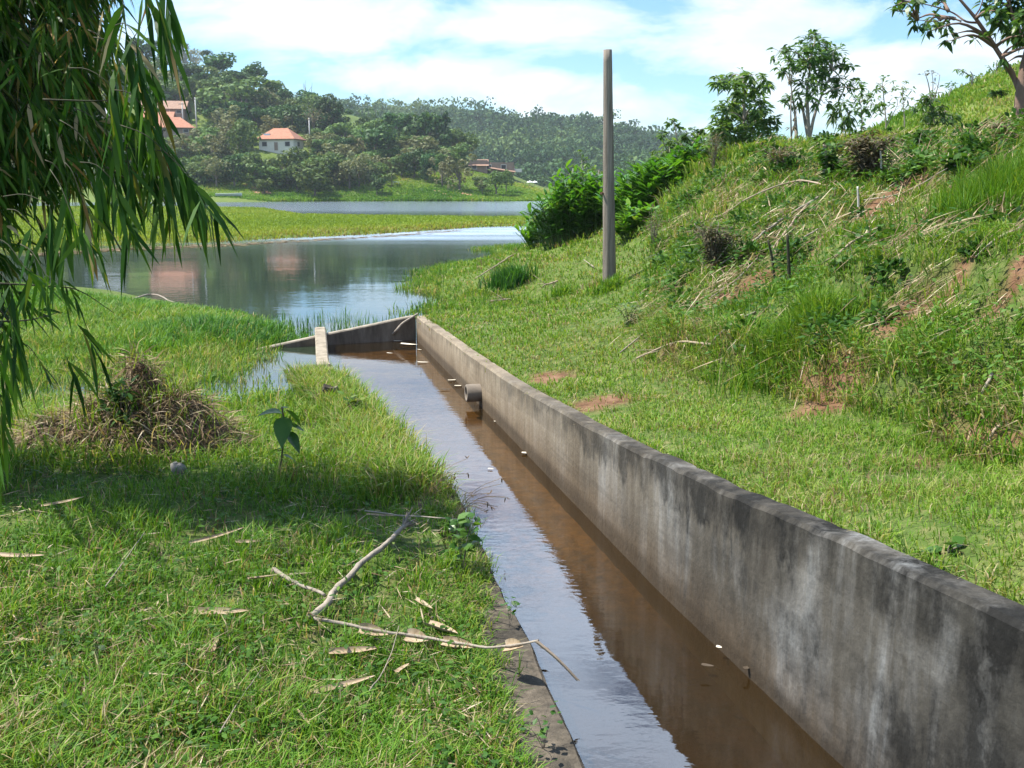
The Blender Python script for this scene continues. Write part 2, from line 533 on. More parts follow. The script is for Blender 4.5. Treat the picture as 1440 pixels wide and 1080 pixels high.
# ------------------------------------------------------------------ water
def water_mat(name, deep, clear, bscale, bstr, rough, ior=1.36, gcol=(.92, .96, 1.0)):
    m, nt, out = new_mat(name)
    pos = nt.n('NewGeometry').outputs['Position']
    w1 = nt.noise(nt.mapped(pos, (bscale, bscale * 1.7, 1)), 1.0, 3.0, .5)
    w2 = nt.noise(nt.mapped(pos, (bscale * .07, bscale * .16, 1)), 1.0, 3.0, .5)
    w3 = nt.noise(nt.mapped(pos, (bscale * .012, bscale * .05, 1), (3, 1, 0)), 1.0, 3.0, .6)
    amp = nt.ramp(w3, [(.38, .12), (.6, 1.0)])
    hgt = nt.math('ADD', nt.math('MULTIPLY', w1, amp), nt.math('MULTIPLY', w2, 2.0))
    bump = nt.n('Bump', Strength=bstr, Distance=.02, Height=hgt).outputs[0]
    gl = nt.n('BsdfGlossy', Color=gcol); yv = nt.n('SeparateXYZ', Vector=pos).outputs[1]
    nt.set(gl, 'Roughness', nt.math('ADD', nt.math('MULTIPLY_ADD', nt.math('MULTIPLY_ADD', yv, 1 / 60.0, -1.1, clamp=True), .13, rough), nt.math('MULTIPLY', nt.math('MULTIPLY', w3, .5), nt.math('POWER', 2.718, nt.math('MULTIPLY', nt.math('POWER', nt.math('MULTIPLY_ADD', yv, 1 / 15.0, -60 / 15.0), 2.0), -1.0))))); nt.set(gl, 'Normal', bump)
    fr = nt.n('Fresnel', IOR=ior); nt.set(fr, 'Normal', bump)
    df = nt.n('BsdfDiffuse', Color=deep)
    base = df.outputs[0]
    if clear is not None:
        tr = nt.n('BsdfTransparent', Color=clear)
        mx = nt.n('MixShader', i0=.18)
        nt.t.links.new(tr.outputs[0], mx.inputs[1]); nt.t.links.new(df.outputs[0], mx.inputs[2])
        base = mx.outputs[0]
    mx = nt.n('MixShader'); nt.t.links.new(fr.outputs[0], mx.inputs[0])
    nt.t.links.new(base, mx.inputs[1]); nt.t.links.new(gl.outputs[0], mx.inputs[2])
    nt.t.links.new(mx.outputs[0], out.inputs[0])
    return m


LAKE_M = water_mat('lake_water', (.022, .032, .018), None, 3.2, .13, .03, 1.5, (.82, .89, .97))
CANAL_M = water_mat('canal_water', (.06, .040, .016), (.78, .62, .36), 11.0, .085, .015, 1.85)
lw = MB()
xs = np.array([-1000, -300, -60, -3.18, -1.5, 60, 300, 1000.])
yw = np.array([16.2, 40, 90, 300, 800, 1150.])
Xw, Yw = np.meshgrid(xs, yw)
grid_mesh(lw, Xw, Yw, Xw * 0, Xw * 0)
yb = np.linspace(5, 16.2, 12)
Xb = np.stack([np.full(12, -60.0), K(yb) - .12], 1); Yb = np.repeat(yb[:, None], 2, 1)
grid_mesh(lw, Xb, Yb, Xb * 0, Xb * 0)
tag(lw.build('lake_water', LAKE_M), kind='structure')
SILL = 4.86
cw = MB()
yb = np.linspace(-5.5, 16.15, 60)                # the water slides down a little over the old sill
Xb = K(yb)[:, None] - .1 + (W(yb) - K(yb) + .16)[:, None] * np.linspace(0, 1, 5)[None, :]; Yb = np.repeat(yb[:, None], 5, 1)
grid_mesh(cw, Xb, Yb, np.interp(Yb, [3.2, 5.6], [.09, .003]), Xb * 0)
tag(cw.build('canal_water', CANAL_M, smooth=True), kind='structure')
# ------------------------------------------------------------------ light, sky, air
SUN_EL = math.radians(58)
SUN_AZ = math.atan2(-.985, .17)              # measured from +Y towards +X
sd = Vector((math.sin(SUN_AZ) * math.cos(SUN_EL), math.cos(SUN_AZ) * math.cos(SUN_EL), math.sin(SUN_EL)))
sl = bpy.data.lights.new('sun', 'SUN')
sl.energy = 4.3; sl.angle = math.radians(.53); sl.color = (1.0, .95, .86)
so = bpy.data.objects.new('sun', sl); COL.objects.link(so)
so.rotation_euler = sd.to_track_quat('Z', 'Y').to_euler()
so.location = (-20, 8, 40)

wd = bpy.data.worlds.new('World'); SC.world = wd
wd.use_nodes = True
wd.node_tree.nodes.clear()
wn = NT(wd.node_tree)
sky = wn.n('TexSky', dict(sky_type='NISHITA', sun_disc=False, sun_elevation=SUN_EL, sun_rotation=SUN_AZ, air_density=1.0, dust_density=.6, ozone_density=1.6))
dirv = wn.n('TexCoord').outputs['Generated']
sx = wn.n('SeparateXYZ', Vector=dirv)
X_, Y_, Z_ = sx.outputs
iy = wn.math('DIVIDE', 1.0, wn.math('MAXIMUM', wn.math('ABSOLUTE', Y_), .25))
az = wn.math('MULTIPLY', X_, iy); el = wn.math('MULTIPLY', Z_, iy)


def cblob(u, v, ru, rv):                     # a bank of cloud at a fixed direction
    a0, e0 = (u - 720) / F, math.tan(math.atan((540 - v) / F) - TH)
    dx = wn.math('MULTIPLY', wn.math('SUBTRACT', az, a0), F / ru)
    dy = wn.math('MULTIPLY', wn.math('SUBTRACT', el, e0), F / rv)
    r2 = wn.math('ADD', wn.math('MULTIPLY', dx, dx), wn.math('MULTIPLY', dy, dy))
    return wn.math('POWER', 2.718, wn.math('MULTIPLY', r2, -1.0))


cv = wn.n('CombineXYZ', X=az, Y=wn.math('MULTIPLY', el, 2.6), Z=0.0).outputs[0]
nz = wn.noise(cv, 6.5, 9.0, .56, .3)
acc = None
for b in [(420, 30, 230, 45), (760, 40, 220, 36), (600, 112, 170, 30), (760, 120, 130, 24), (1150, 110, 200, 75), (1080, 40, 110, 34), (1330, 150, 200, 90), (900, 150, 170, 40), (650, -230, 600, 190), (300, -330, 420, 120), (700, -700, 900, 300), (-300, -60, 400, 120), (1900, -100, 400, 200)]:
    t = cblob(*b)
    acc = t if acc is None else wn.math('MAXIMUM', acc, t)
cl = wn.math('MULTIPLY_ADD', acc, .33, wn.math('MULTIPLY_ADD', nz, 1.35, -.21))
cm = wn.ramp(cl, [(.50, 0.0), (.60, .5), (.75, 1.0)])
shade = wn.noise(cv, 9.0, 6.0, .6)
ccol = wn.ramp(shade, [(.3, (3.5, 3.95, 4.4)), (.6, (4.6, 4.9, 5.1))])
skyc = wn.mix(1.0, sky.outputs[0], (.50, .67, .77), 'MULTIPLY')
high = wn.math('MULTIPLY_ADD', el, 5.0, -.9, clamp=True)   # the thin high overcast above is brighter than the clouds low down
ccol = wn.mix(high, ccol, (8.6, 10.2, 12.6))
mixc = wn.mix(wn.math('MULTIPLY', cm, .85), skyc, ccol)
bg = wn.n('Background', Strength=.10); wn.set(bg, 'Color', mixc)
wo = wn.n('OutputWorld'); wn.t.links.new(bg.outputs[0], wo.inputs[0])

hz = MB().box((0, 560, 48), (2600, 1220, 101))
HZ_M, hn, hout = new_mat('haze')
pv = hn.n('VolumePrincipled', Color=(.80, .90, 1.0), Density=.00017, Anisotropy=.2)
hn.t.links.new(pv.outputs[0], hout.inputs['Volume'])
USE_HAZE = True
if USE_HAZE:
    tag(hz.build('haze', HZ_M), kind='stuff')

SC.view_settings.view_transform = 'Standard'
SC.view_settings.look = 'None'
SC.view_settings.exposure = 1.45
SC.view_settings.gamma = 1.0
SC.cycles.use_denoising = True
SC.cycles.max_bounces = 6
SC.cycles.diffuse_bounces = 3
SC.cycles.glossy_bounces = 3
SC.cycles.transmission_bounces = 4
SC.cycles.transparent_max_bounces = 10
SC.cycles.volume_bounces = 0
SC.cycles.caustics_reflective = False
SC.cycles.caustics_refractive = False
SC.cycles.sample_clamp_indirect = 4.0
# ------------------------------------------------------------------ concrete canal
def concrete_col(mold_near, warm, fresh=False):
    def f(nt, pos, obj):
        s = nt.n('SeparateXYZ', Vector=pos)
        y, z = s.outputs[1], s.outputs[2]
        d = nt.n('Attribute', dict(attribute_name='tint')).outputs['Fac']      # metres below the top edge
        streak = nt.math('MULTIPLY_ADD', nt.noise(nt.mapped(pos, (4.4, 4.4, .5)), 1.0, 7.0, .68, .9), .68, nt.math('MULTIPLY', nt.noise(pos, 1.5, 6.0, .65, .6), .32))
        fine = nt.noise(nt.mapped(pos, (17.0, 17.0, 1.6)), 1.0, 5.0, .6)
        blot = nt.noise(pos, 2.3, 7.0, .68)
        grain = nt.noise(pos, 34.0, 4.0, .7)
        near = nt.math('MULTIPLY_ADD', y, -1 / 9.0, 1.18, clamp=True)           # older, mouldier pour towards y = 2
        base = nt.ramp(nt.math('MULTIPLY_ADD', blot, .6, nt.math('MULTIPLY', fine, .4)), [(.3, (.19, .15, .105)), (.5, (.335, .275, .20)), (.7, (.46, .395, .30))])
        grey = nt.ramp(nt.math('MULTIPLY_ADD', blot, .5, nt.math('MULTIPLY', fine, .5)), [(.36, (.035, .033, .030)), (.5, (.12, .116, .11)), (.66, (.32, .32, .31))])
        col = nt.mix(nt.math('MULTIPLY', near, .8), base, grey)
        low = nt.math('MULTIPLY_ADD', z, -1.7, 1.2, clamp=True)                 # brown silt stain over the waterline
        silt = nt.ramp(streak, [(.3, (.04, .025, .013)), (.55, (.115, .076, .042)), (.72, (.2, .145, .09))])
        col = nt.mix(nt.math('MULTIPLY', low, nt.math('MULTIPLY_ADD', near, .5, warm)), col, silt)
        bandn = nt.math('MULTIPLY_ADD', streak, 1.1, nt.math('MULTIPLY_ADD', blot, .35, -.62))
        band = nt.math('SUBTRACT', nt.math('MULTIPLY_ADD', near, .23, bandn), d)
        big = nt.noise(nt.mapped(pos, (1.25, 1.25, .45)), 1.0, 4.0, .6, .6)
        zone = nt.ramp(nt.math('MULTIPLY_ADD', big, .5, nt.math('MULTIPLY', streak, .5)), [(.41, (.020, .019, .017)), (.48, (.085, .079, .068)), (.53, (.20, .195, .185)), (.60, (.42, .44, .45))])
        col = nt.mix(nt.math('MULTIPLY', near, 1.1, clamp=True), col, zone)
        low2 = nt.math('MULTIPLY_ADD', z, -2.6, 1.05, clamp=True)
        col = nt.mix(nt.math('MULTIPLY', low2, .75), col, silt)
        top = nt.ramp(nt.math('MULTIPLY_ADD', band, 2.6, .5), [(.36, 0.0), (.68, 1.0)])
        st = nt.ramp(nt.math('ADD', nt.math('MULTIPLY_ADD', streak, .7, nt.math('MULTIPLY', blot, .3)), nt.math('MULTIPLY_ADD', near, .20, -.10)), [(.44, 0.0), (.58, .95)])
        mold = nt.ramp(nt.noise(pos, 12.0, 6.0, .7), [(.3, (.007, .0068, .0064)), (.6, (.016, .0155, .0145)), (.75, (.045, .043, .04))])
        mfac = nt.math('MAXIMUM', nt.math('MULTIPLY', top, nt.math('MULTIPLY_ADD', near, .85, .42, clamp=True)), nt.math('MULTIPLY', st, nt.math('MULTIPLY_ADD', near, 1.15, .08, clamp=True)))
        mfac = nt.math('MULTIPLY', mfac, nt.ramp(nt.noise(nt.mapped(pos, (2.6, 2.6, 1.6), (4, 2, 1)), 1.0, 6.0, .7), [(.36, .35), (.56, 1.0)]))
        col = nt.mix(nt.math('MULTIPLY', mfac, mold_near), col, mold)
        boards = nt.noise(nt.mapped(pos, (.25, .25, 7.5)), 1.0, 3.0, .6)
        col = nt.mix(nt.ramp(boards, [(.44, .35), (.50, .0)]), col, nt.mix(.5, col, (.02, .018, .015)))
        wet = nt.ramp(nt.math('MULTIPLY_ADD', streak, .05, nt.math('MULTIPLY', z, -1.0)), [(.0, 0.0), (.02, 1.0)])
        col = nt.mix(nt.math('MULTIPLY', nt.ramp(z, [(.1, 1.0), (.16, 0.0)]), .55), col, (.03, .022, .014))
        col = nt.mix(.22, col, nt.ramp(grain, [(.3, .05), (.7, .5)]), 'OVERLAY')
        return col
    return f


CONC_M = surface('stained_concrete', concrete_col(1.0, .3), .92, (26.0, .5, .012), .15)
KERB_M = surface('mouldy_concrete', lambda nt, pos, obj: nt.mix(nt.ramp(nt.noise(pos, 3.0, 8.0, .7), [(.4, 0.0), (.6, 1.0)]), nt.ramp(nt.noise(pos, 22.0, 6.0, .7), [(.3, (.022, .02, .017)), (.7, (.065, .057, .046))]), nt.ramp(nt.noise(pos, 16.0, 6.0, .7), [(.3, (.055, .047, .036)), (.7, (.15, .125, .095))])), .95, (24.0, .8, .02), .1)
PALE_M = surface('pale_concrete', lambda nt, pos, obj: nt.ramp(nt.noise(pos, 6.0, 8.0, .7), [(.3, (.12, .10, .072)), (.5, (.235, .20, .15)), (.7, (.33, .29, .225))]), .92, (22.0, .5, .012), .15)
HEAD_M = surface('shade_toned_headwall_concrete', lambda nt, pos, obj: nt.mix(nt.math('MULTIPLY_ADD', nt.n('Attribute', dict(attribute_name='tint')).outputs['Fac'], 60.0, -.2, clamp=True), nt.ramp(nt.noise(pos, 7.0, 6.0, .7), [(.3, (.15, .13, .10)), (.7, (.32, .28, .22))]), nt.ramp(nt.noise(nt.mapped(pos, (5, 5, 1.2)), 1.0, 7.0, .7), [(.3, (.07, .055, .042)), (.55, (.15, .125, .10)), (.75, (.24, .21, .17))])), .92, (22.0, .5, .012), .15)  # pale top, face coloured darker: its shade is put into the colour


def wall_strip(mb, A, nrm, top, bot, th, rough=.006, seed=0):
    """a long wall: A (m,2) plan points of its face, nrm (m,2) towards its back, top/bot (m,) heights"""
    m = len(A)
    zt = top + fbm(np.arange(m) * .12, np.zeros(m), seed) * rough * 3 - np.clip(fbm(np.arange(m) * .9, np.zeros(m), seed + 9) - .12, 0, .3) * rough * 7
    d = np.array([9, .9, .7, .5, .32, .2, .1, .02, 0, 0, .02, .3, 9.0])
    o = np.array([0, 0, 0, 0, 0, 0, 0, 0, .018, th - .018, th, th, th])
    sec = []
    for k in range(len(d)):
        z = np.maximum(zt - d[k], bot)
        off = o[k] + fbm(np.arange(m) * .4, np.full(m, k * .6), seed + 3) * rough
        sec.append(np.stack([A[:, 0] + nrm[:, 0] * off, A[:, 1] + nrm[:, 1] * off, z], 1))
    V = np.stack(sec, 1)
    n = len(d)
    i = np.arange(m - 1)[:, None] * n; j = np.arange(n - 1)[None, :]
    q = np.stack([i + j, i + n + j, i + n + j + 1, i + j + 1], -1).reshape(-1, 4)
    dep = np.clip(zt[:, None] - V[:, :, 2], 0, 9)
    ends = [list(range(n)), list(range((m - 1) * n, m * n))]
    tr = []
    for e, fl in zip(ends, (0, 1)):
        for k in range(1, n - 1):
            tr.append((e[0], e[k], e[k + 1]) if not fl else (e[0], e[k + 1], e[k]))
    mb.add(V.reshape(-1, 3), q, tr, dep.ravel())


yy = np.concatenate([np.arange(-5.5, 8, .09), np.arange(8, 16.13, .15)])
A = np.stack([W(yy), yy], 1)
wm = MB(); wall_strip(wm, A, np.tile([.973, .23], (len(yy), 1)), WT(yy), np.full(len(yy), -.6), .145, .008, 1)
tag(wm.build('canal_wall', CONC_M, loc=(W(6), 6, 0)), 'long straight concrete retaining wall blackened by mould, rising towards the viewer beside the canal', 'wall')

yy = np.arange(-5.5, 12.9, .12)
A = np.stack([K(yy) + fbm(yy * .9, yy * 0, 60) * .09, yy], 1)
km = MB(); wall_strip(km, A, np.tile([-.97, -.2], (len(yy), 1)), KT(yy) + fbm(yy * 1.1, yy * 0 + 5, 61) * .05, np.full(len(yy), -.6), .33, .02, 2)
tag(km.build('canal_kerb', KERB_M, loc=(K(6), 6, 0)), 'low worn concrete kerb along the grassy left side of the canal', 'kerb')
yy = np.linspace(12.85, 15.72, 12)
A = np.stack([K(yy), yy], 1)
sm_ = MB(); wall_strip(sm_, A, np.tile([-.98, -.2], (len(yy), 1)), np.linspace(.17, .27, 12), np.full(12, -.6), .17, .006, 5)
tag(sm_.build('stub_wall', PALE_M, loc=(K(15), 15, 0)), 'short pale concrete stub wall meeting the sloping cross wall in the water', 'wall')
hp = np.linspace(0, 1, 30)
h0, h1 = np.array([W(16.14) - .003, 16.14]), np.array([-3.95, 15.12])
A = h0 + (h1 - h0) * hp[:, None]
hn_ = np.array([-(h1 - h0)[1], (h1 - h0)[0]]); hn_ = hn_ / np.linalg.norm(hn_)
if hn_[1] < 0: hn_ = -hn_
hm = MB(); wall_strip(hm, A, np.tile(hn_, (30, 1)), .40 - .40 * hp ** 1.05, np.full(30, -.6), .13, .006, 7)
tag(hm.build('cross_wall', HEAD_M, loc=(-2.6, 15.7, 0)), 'low concrete cross wall sloping down to the left at the far end of the canal', 'wall')
# pipe stub in the wall
pc = at_y(672, 548, 11.0); py = 11.05
pp = np.array([W(py) + .12, py, .16])
dirp = np.array([-.973, -.23, 0.0])
pt = thing('drain_pipe', 'short round concrete drain pipe jutting from the canal wall just above the water', 'pipe', pp)
pm = MB()
ts = np.array([0, .1, .2, .275, .28]); R0 = .10
n = 24; a = np.arange(n) * 2 * PI / n
sx_ = np.array([.23, -.973, 0.0]); up = np.array([0, 0, 1.0])
ring = lambda t, r: pp + dirp * t + r * (np.cos(a)[:, None] * sx_ + np.sin(a)[:, None] * up)
V = np.vstack([ring(0, R0), ring(.27, R0), ring(.28, R0 - .008), ring(.28, R0 - .027), ring(.272, R0 - .034), ring(.0, R0 - .034)])
q = []
for r in range(5):
    for k in range(n):
        q.append((r * n + k, r * n + (k + 1) % n, (r + 1) * n + (k + 1) % n, (r + 1) * n + k))
pm.add(V, q, tint=.3)
pm.build('barrel', plain('pipe_concrete', (.15, .125, .10), .95, .45, 14.0), pt, pp, smooth=True)
bm_ = MB(); k0 = 0
V = np.vstack([ring(.05, R0 - .033), [pp + dirp * .05]])
bm_.add(V, None, [(k, (k + 1) % n, n) for k in range(n)])
bm_.build('bore_shade_disc', plain('pipe_shade_black', (.01, .009, .008)), pt, pp)  # near-black disc inside the barrel, painted shade for the bore

# pole
pb = hit(857, 404)
hp_ = (404 - 70) / F * pb[1] * 1.0
pz = at_y(854.5, 70, pb[1])
POLE_M = surface('weathered_pole_wood', lambda nt, pos, obj: nt.ramp(nt.noise(nt.mapped(pos, (30, 30, 1.1)), 1.0, 7.0, .65), [(.3, (.075, .062, .05)), (.5, (.17, .145, .12)), (.72, (.27, .235, .195))]), .9, (30.0, .5, .01), .1)
po = thing('wooden_pole', 'tall bare weathered wooden pole standing on the grassy bank by the water', 'pole', pb)
pm = MB()
zz = np.linspace(-.4, pz[2] - pb[2], 24)
ppts = np.stack([pb[0] + (pz[0] - pb[0]) * zz / zz[-1], np.full(24, pb[1]), pb[2] + zz], 1)
pm.tube(ppts, np.linspace(.116, .068, 24), 18, jit=.02)
pm.build('shaft', POLE_M, po, pb, smooth=True)
kn = MB()
kp = at_y(848, 272, pb[1] - .05)
kn.tube(np.array([kp + [.02, .05, 0], kp + [-.035, -.02, .0]]), [.018, .02], 8)
kn.build('bolt', plain('rusty_bolt', (.10, .05, .03)), po, pb)
# ------------------------------------------------------------------ grass (nobody could count it)
G_STOPS = [(0.0, (.018, .045, .008)), (.25, (.045, .14, .010)), (.5, (.115, .235, .018)), (.68, (.215, .29, .04)), (.8, (.32, .27, .13)), (.9, (.43, .36, .22)), (1.0, (.17, .11, .06))]
GRASS_M = foliage('grass_blades', G_STOPS, .38, .55, .2, .2, 0.0)
LUSH_M = foliage('lush_grass_blades', [(0.0, (.014, .05, .014)), (.3, (.035, .125, .022)), (.6, (.09, .215, .024)), (.8, (.17, .26, .04)), (1.0, (.33, .28, .13))], .38, .55, .2, .2, 0.0)
STRAW_M = foliage('dry_straw', [(0.0, (.07, .045, .026)), (.4, (.19, .135, .08)), (.75, (.36, .29, .19)), (1.0, (.52, .45, .33))], .2, .75, .2, .1, 0.0)
LEAF_M = foliage('leaf_green', [(0.0, (.015, .045, .009)), (.4, (.04, .105, .016)), (.75, (.085, .175, .025)), (1.0, (.16, .2, .04))], .35, .5, .2, .12, 0.0)


def fan(n, ya, yb, sa, sb, p=2.0, off=0.0):
    """points with density falling off with distance (pdf ~ y^-p along y, even across the fan)"""
    t = rng.uniform(0, 1, n)
    q = 2.0 - p
    y = (ya ** q + t * (yb ** q - ya ** q)) ** (1 / q) if abs(q) > 1e-6 else ya * (yb / ya) ** t
    s = rng.uniform(sa, sb, n)
    return s * (y + off), y


def tuft(mb, P, h, w, spread, n, tint, lean=(.2, .9), tj=.12):
    N = len(P) * n
    Q = np.repeat(P, n, 0)
    a = rng.uniform(0, 2 * PI, N); r = np.sqrt(rng.uniform(0, 1, N)) * np.repeat(np.broadcast_to(spread, len(P)), n)
    Q = Q + np.stack([np.cos(a) * r, np.sin(a) * r, np.zeros(N)], 1)
    hh = np.repeat(np.broadcast_to(h, len(P)), n) * rng.uniform(.5, 1.2, N)
    az = a + rng.normal(0, .9, N)
    mb.blades(Q, hh, np.repeat(np.broadcast_to(w, len(P)), n) * rng.uniform(.7, 1.3, N), az, rng.uniform(*lean, N), np.clip(np.repeat(np.broadcast_to(tint, len(P)), n) + rng.normal(0, tj, N), 0, 1))


# left bank, near
def left_ok(x, y, z):
    return (x < K(y) - .32 - .45 * sstep(11.4, 12.4, y)) & (z > -.04)


mb = MB()
x, y = fan(29000, 1.7, 19, -.75, .12, 2.15, .8)
z = height(x, y)
e = earth(x, y)
clump = fbm(x * 1.5, y * 1.5, 21); big = fbm(x * .45, y * .45, 22)
ok = left_ok(x, y, z) & (rng.uniform(0, 1, len(x)) > e * .8) & (rng.uniform(0, 1, len(x)) < .62 + clump * 1.4)
x, y, z, clump, big = x[ok], y[ok], z[ok], clump[ok], big[ok]
P = np.stack([x, y, z - .01], 1)
tall = sstep(5.5, 7.5, y) * .5
h = (.09 + .25 * np.clip(clump + .25 + .5 * fbm(x * 4, y * 4, 23), 0, 1) + tall * .06) * (1 + .5 * big)
t = .47 + .34 * big + .22 * clump + .05 * sstep(7, 9, y)
t = np.where(rng.uniform(0, 1, len(x)) < .24 - .18 * sstep(4.0, 6, y), rng.uniform(.8, 1, len(x)), t)
tuft(mb, P, h, np.maximum(.0068, .0011 * y), .05 + .012 * y, 9, t, (.25, 1.1))
# longer grass leaning over the kerb and the water
yk = rng.uniform(7.3, 12.2, 900); xk = K(yk) - .08 + rng.uniform(-.55, .0, 900)
P = np.stack([xk, yk, np.full(900, .10)], 1)
tuft(mb, P, .25, .010, .12, 13, np.clip(rng.normal(.6, .12, 900), 0, 1), (.3, 1.1))
yk = rng.uniform(2.6, 7.6, 560); xk = K(yk) - .30 + rng.normal(0, .05, 560) + .24 * sstep(4.6, 6.0, yk) * rng.uniform(0, 1, 560)
tuft(mb, np.stack([xk, yk, np.full(560, .11)], 1), .11, .006, .05, 10, np.clip(rng.normal(.5, .17, 560), 0, 1), (.4, 1.2))
tag(mb.build('grass', GRASS_M), kind='stuff')

# dry litter on the grass
mb = MB()
x, y = fan(17000, 2.0, 8.5, -.62, .1, 2.3); z = height(x, y); ok = left_ok(x, y, z) & (rng.uniform(0, 1, len(x)) < .42 + 1.5 * fbm(x * .8, y * .8, 33))
x, y, z = x[ok], y[ok], z[ok]; n = len(x)
a = rng.uniform(0, 2 * PI, n)
D = np.stack([np.cos(a), np.sin(a), rng.normal(.05, .18, n)], 1); N = np.stack([rng.normal(0, .4, n), rng.normal(0, .4, n), np.ones(n)], 1)
mb.leaves(np.stack([x, y, z + rng.uniform(.005, .07, n)], 1), D, N, rng.uniform(.05, .19, n), rng.uniform(.003, .009, n), .05, np.clip(rng.normal(.55, .25, n), 0, 1), .4)
tag(mb.build('leaf_litter', STRAW_M), kind='stuff')

# small broad-leaved weeds through the near grass
mb = MB()
x, y = fan(2600, 1.9, 9, -.7, .1, 2.1); z = height(x, y); ok = left_ok(x, y, z) & (rng.uniform(0, 1, len(x)) < .3 + 2.0 * fbm(x * 1.2 + 2, y * 1.2, 34)); x, y, z = x[ok], y[ok], z[ok]
n = len(x); k = 6
Q = np.repeat(np.stack([x, y, z], 1), k, 0) + rng.normal(0, .035, (n * k, 3)) * np.array([1, 1, 0]) + np.stack([np.zeros(n * k), np.zeros(n * k), rng.uniform(.03, .11, n * k)], 1)
a = rng.uniform(0, 2 * PI, n * k)
mb.leaves(Q, np.stack([np.cos(a), np.sin(a), rng.normal(.15, .3, n * k)], 1), np.stack([rng.normal(0, .4, n * k), rng.normal(0, .4, n * k), np.ones(n * k)], 1), rng.uniform(.025, .055, n * k), rng.uniform(.014, .03, n * k), .2, np.clip(rng.normal(.5, .2, n * k), 0, 1), .42)
tag(mb.build('low_weeds', LEAF_M), kind='stuff')

# shore grass on the left: dense, tall, bluish green hummock
mb = MB()
n = 5200
x = rng.uniform(-14, -2.6, n); y = rng.uniform(12.2, 25.5, n); z = height(x, y)
u = 720 + x / y * F
yfar = np.interp(x, [-14, -9, -6, -4.4, -3.4], [24.5, 21.2, 19.2, 18.2, 16.0]); ynear = np.interp(x, [-14, -8, -5.2, -4.4, -3.6], [13.5, 13.2, 13.6, 14.9, 15.9])
ok = (y < yfar + .4) & (y > ynear) & (rng.uniform(0, 1, n) < .9 + 1.2 * fbm(x * .5, y * .5, 44))
x, y, z = x[ok], y[ok], z[ok]
hh = np.clip(.22 + .28 * fbm(x * .6, y * .6, 45) + .14 * blob(x, y, -4.7, 16.2, 1.3, 1.3), .08, .5) * (1 - .45 * sstep(-2.5, 0, y - yfar[ok] if False else y - np.interp(x, [-14, -9, -6, -4.4, -3.4], [26, 22.3, 20.2, 19.2, 16.3])))
tt = .62 + .5 * fbm(x * .4, y * .4, 46) - .32 * blob(x, y, -4.6, 16.2, 1.3, 1.3)
tuft(mb, np.stack([x, y, np.maximum(z, -.05)], 1), hh, .017, .2, 22, tt, (.2, 1.0))
# marshy sparse grass standing in the puddles
n = 3600
x = rng.uniform(-9, -2.2, n); y = rng.uniform(9.3, 15.2, n)
ok = (x < K(y) - .3 - .45 * sstep(11.4, 12.4, y)) & (rng.uniform(0, 1, n) < .42 + 1.8 * fbm(x * .9, y * .9, 48)); x, y = x[ok], y[ok]; z = np.maximum(height(x, y), -.04)
tuft(mb, np.stack([x, y, z], 1), rng.uniform(.12, .3, len(x)), .011, .16, 10, np.clip(rng.normal(.72, .14, len(x)), 0, 1), (.2, .9))
# reeds in the shallows behind the cross wall and by the right shore
n = 420
x = rng.uniform(-4.6, -1.3, n); y = rng.uniform(16.4, 19.6, n) + .2
ok = rng.uniform(0, 1, n) < sstep(19.7, 16.8, y) * .9; x, y = x[ok], y[ok]
tuft(mb, np.stack([x, y, np.full(len(x), -.03)], 1), rng.uniform(.1, .34, len(x)), .010, .12, 5, np.clip(rng.normal(.4, .15, len(x)), 0, 1), (.05, .5))
tag(mb.build('shore_grass', LUSH_M), kind='stuff')

# right lane and bank
mb = MB()


def right_ok(x, y, z):
    return (x > W(y) + .15) & (z > -.05)


x, y = fan(46000, 1.9, 30, -.12, .68, 1.75, 2.2)
z = height(x, y); e = earth(x, y)
lane = 1 - sstep(-.15, .35, x - toe(y))
c1 = fbm(x * 1.2, y * 1.2, 61); c2 = fbm(x * .35, y * .35, 62); c3 = fbm(x * 2.6, y * 2.6, 63)
ok = right_ok(x, y, z) & (rng.uniform(0, 1, len(x)) > e * .93) & (rng.uniform(0, 1, len(x)) < np.where(lane > .5, .74 + 1.1 * c3, .85 + 1.3 * c1 + .5 * c3))
x, y, z, lane, c1, c2, c3 = [q[ok] for q in (x, y, z, lane, c1, c2, c3)]
h = np.where(lane > .5, .035 + .075 * np.clip(c1 + c3 + .5, 0, 1.3), .07 + .16 * np.clip(c3 + .35, 0, 1)) * (1 + .5 * sstep(12, 20, y))
fresh = sstep(4.8, 7, x) * sstep(22, 14, y)                       # greener towards the top of the bank
dry = sstep(.0, .25, fbm(x * .7 + 4, y * .7, 64)) * (1 - lane) * (1 - .7 * fresh)
t = np.where(lane > .5, .56 + .38 * c2 + .24 * c3, .50 + .25 * c2 + .15 * c1) - .12 * fresh
t = np.where(rng.uniform(0, 1, len(x)) < .05 + .24 * dry + lane * .22 * sstep(.05, .25, fbm(x * 1.3 + 8, y * 1.3, 65)), rng.uniform(.76, 1.0, len(x)), t)
tuft(mb, np.stack([x, y, z - .01], 1), h, np.maximum(.005, .00105 * y), .05 + .011 * y, 9, t, (.3, 1.2))
# fringe overhanging the cut at the foot of the bank
yf = rng.uniform(4.6, 11.5, 1100); xf = toe(yf) + fbm(toe(yf) * .8 + 3, yf * .8, 41) * .7 + rng.uniform(-.06, .3, 1100); zf = height(xf, yf)
tuft(mb, np.stack([xf, yf, zf + .01], 1), .17, .008, .09, 10, np.clip(rng.normal(.6, .2, 1100), 0, 1), (.5, 1.3))
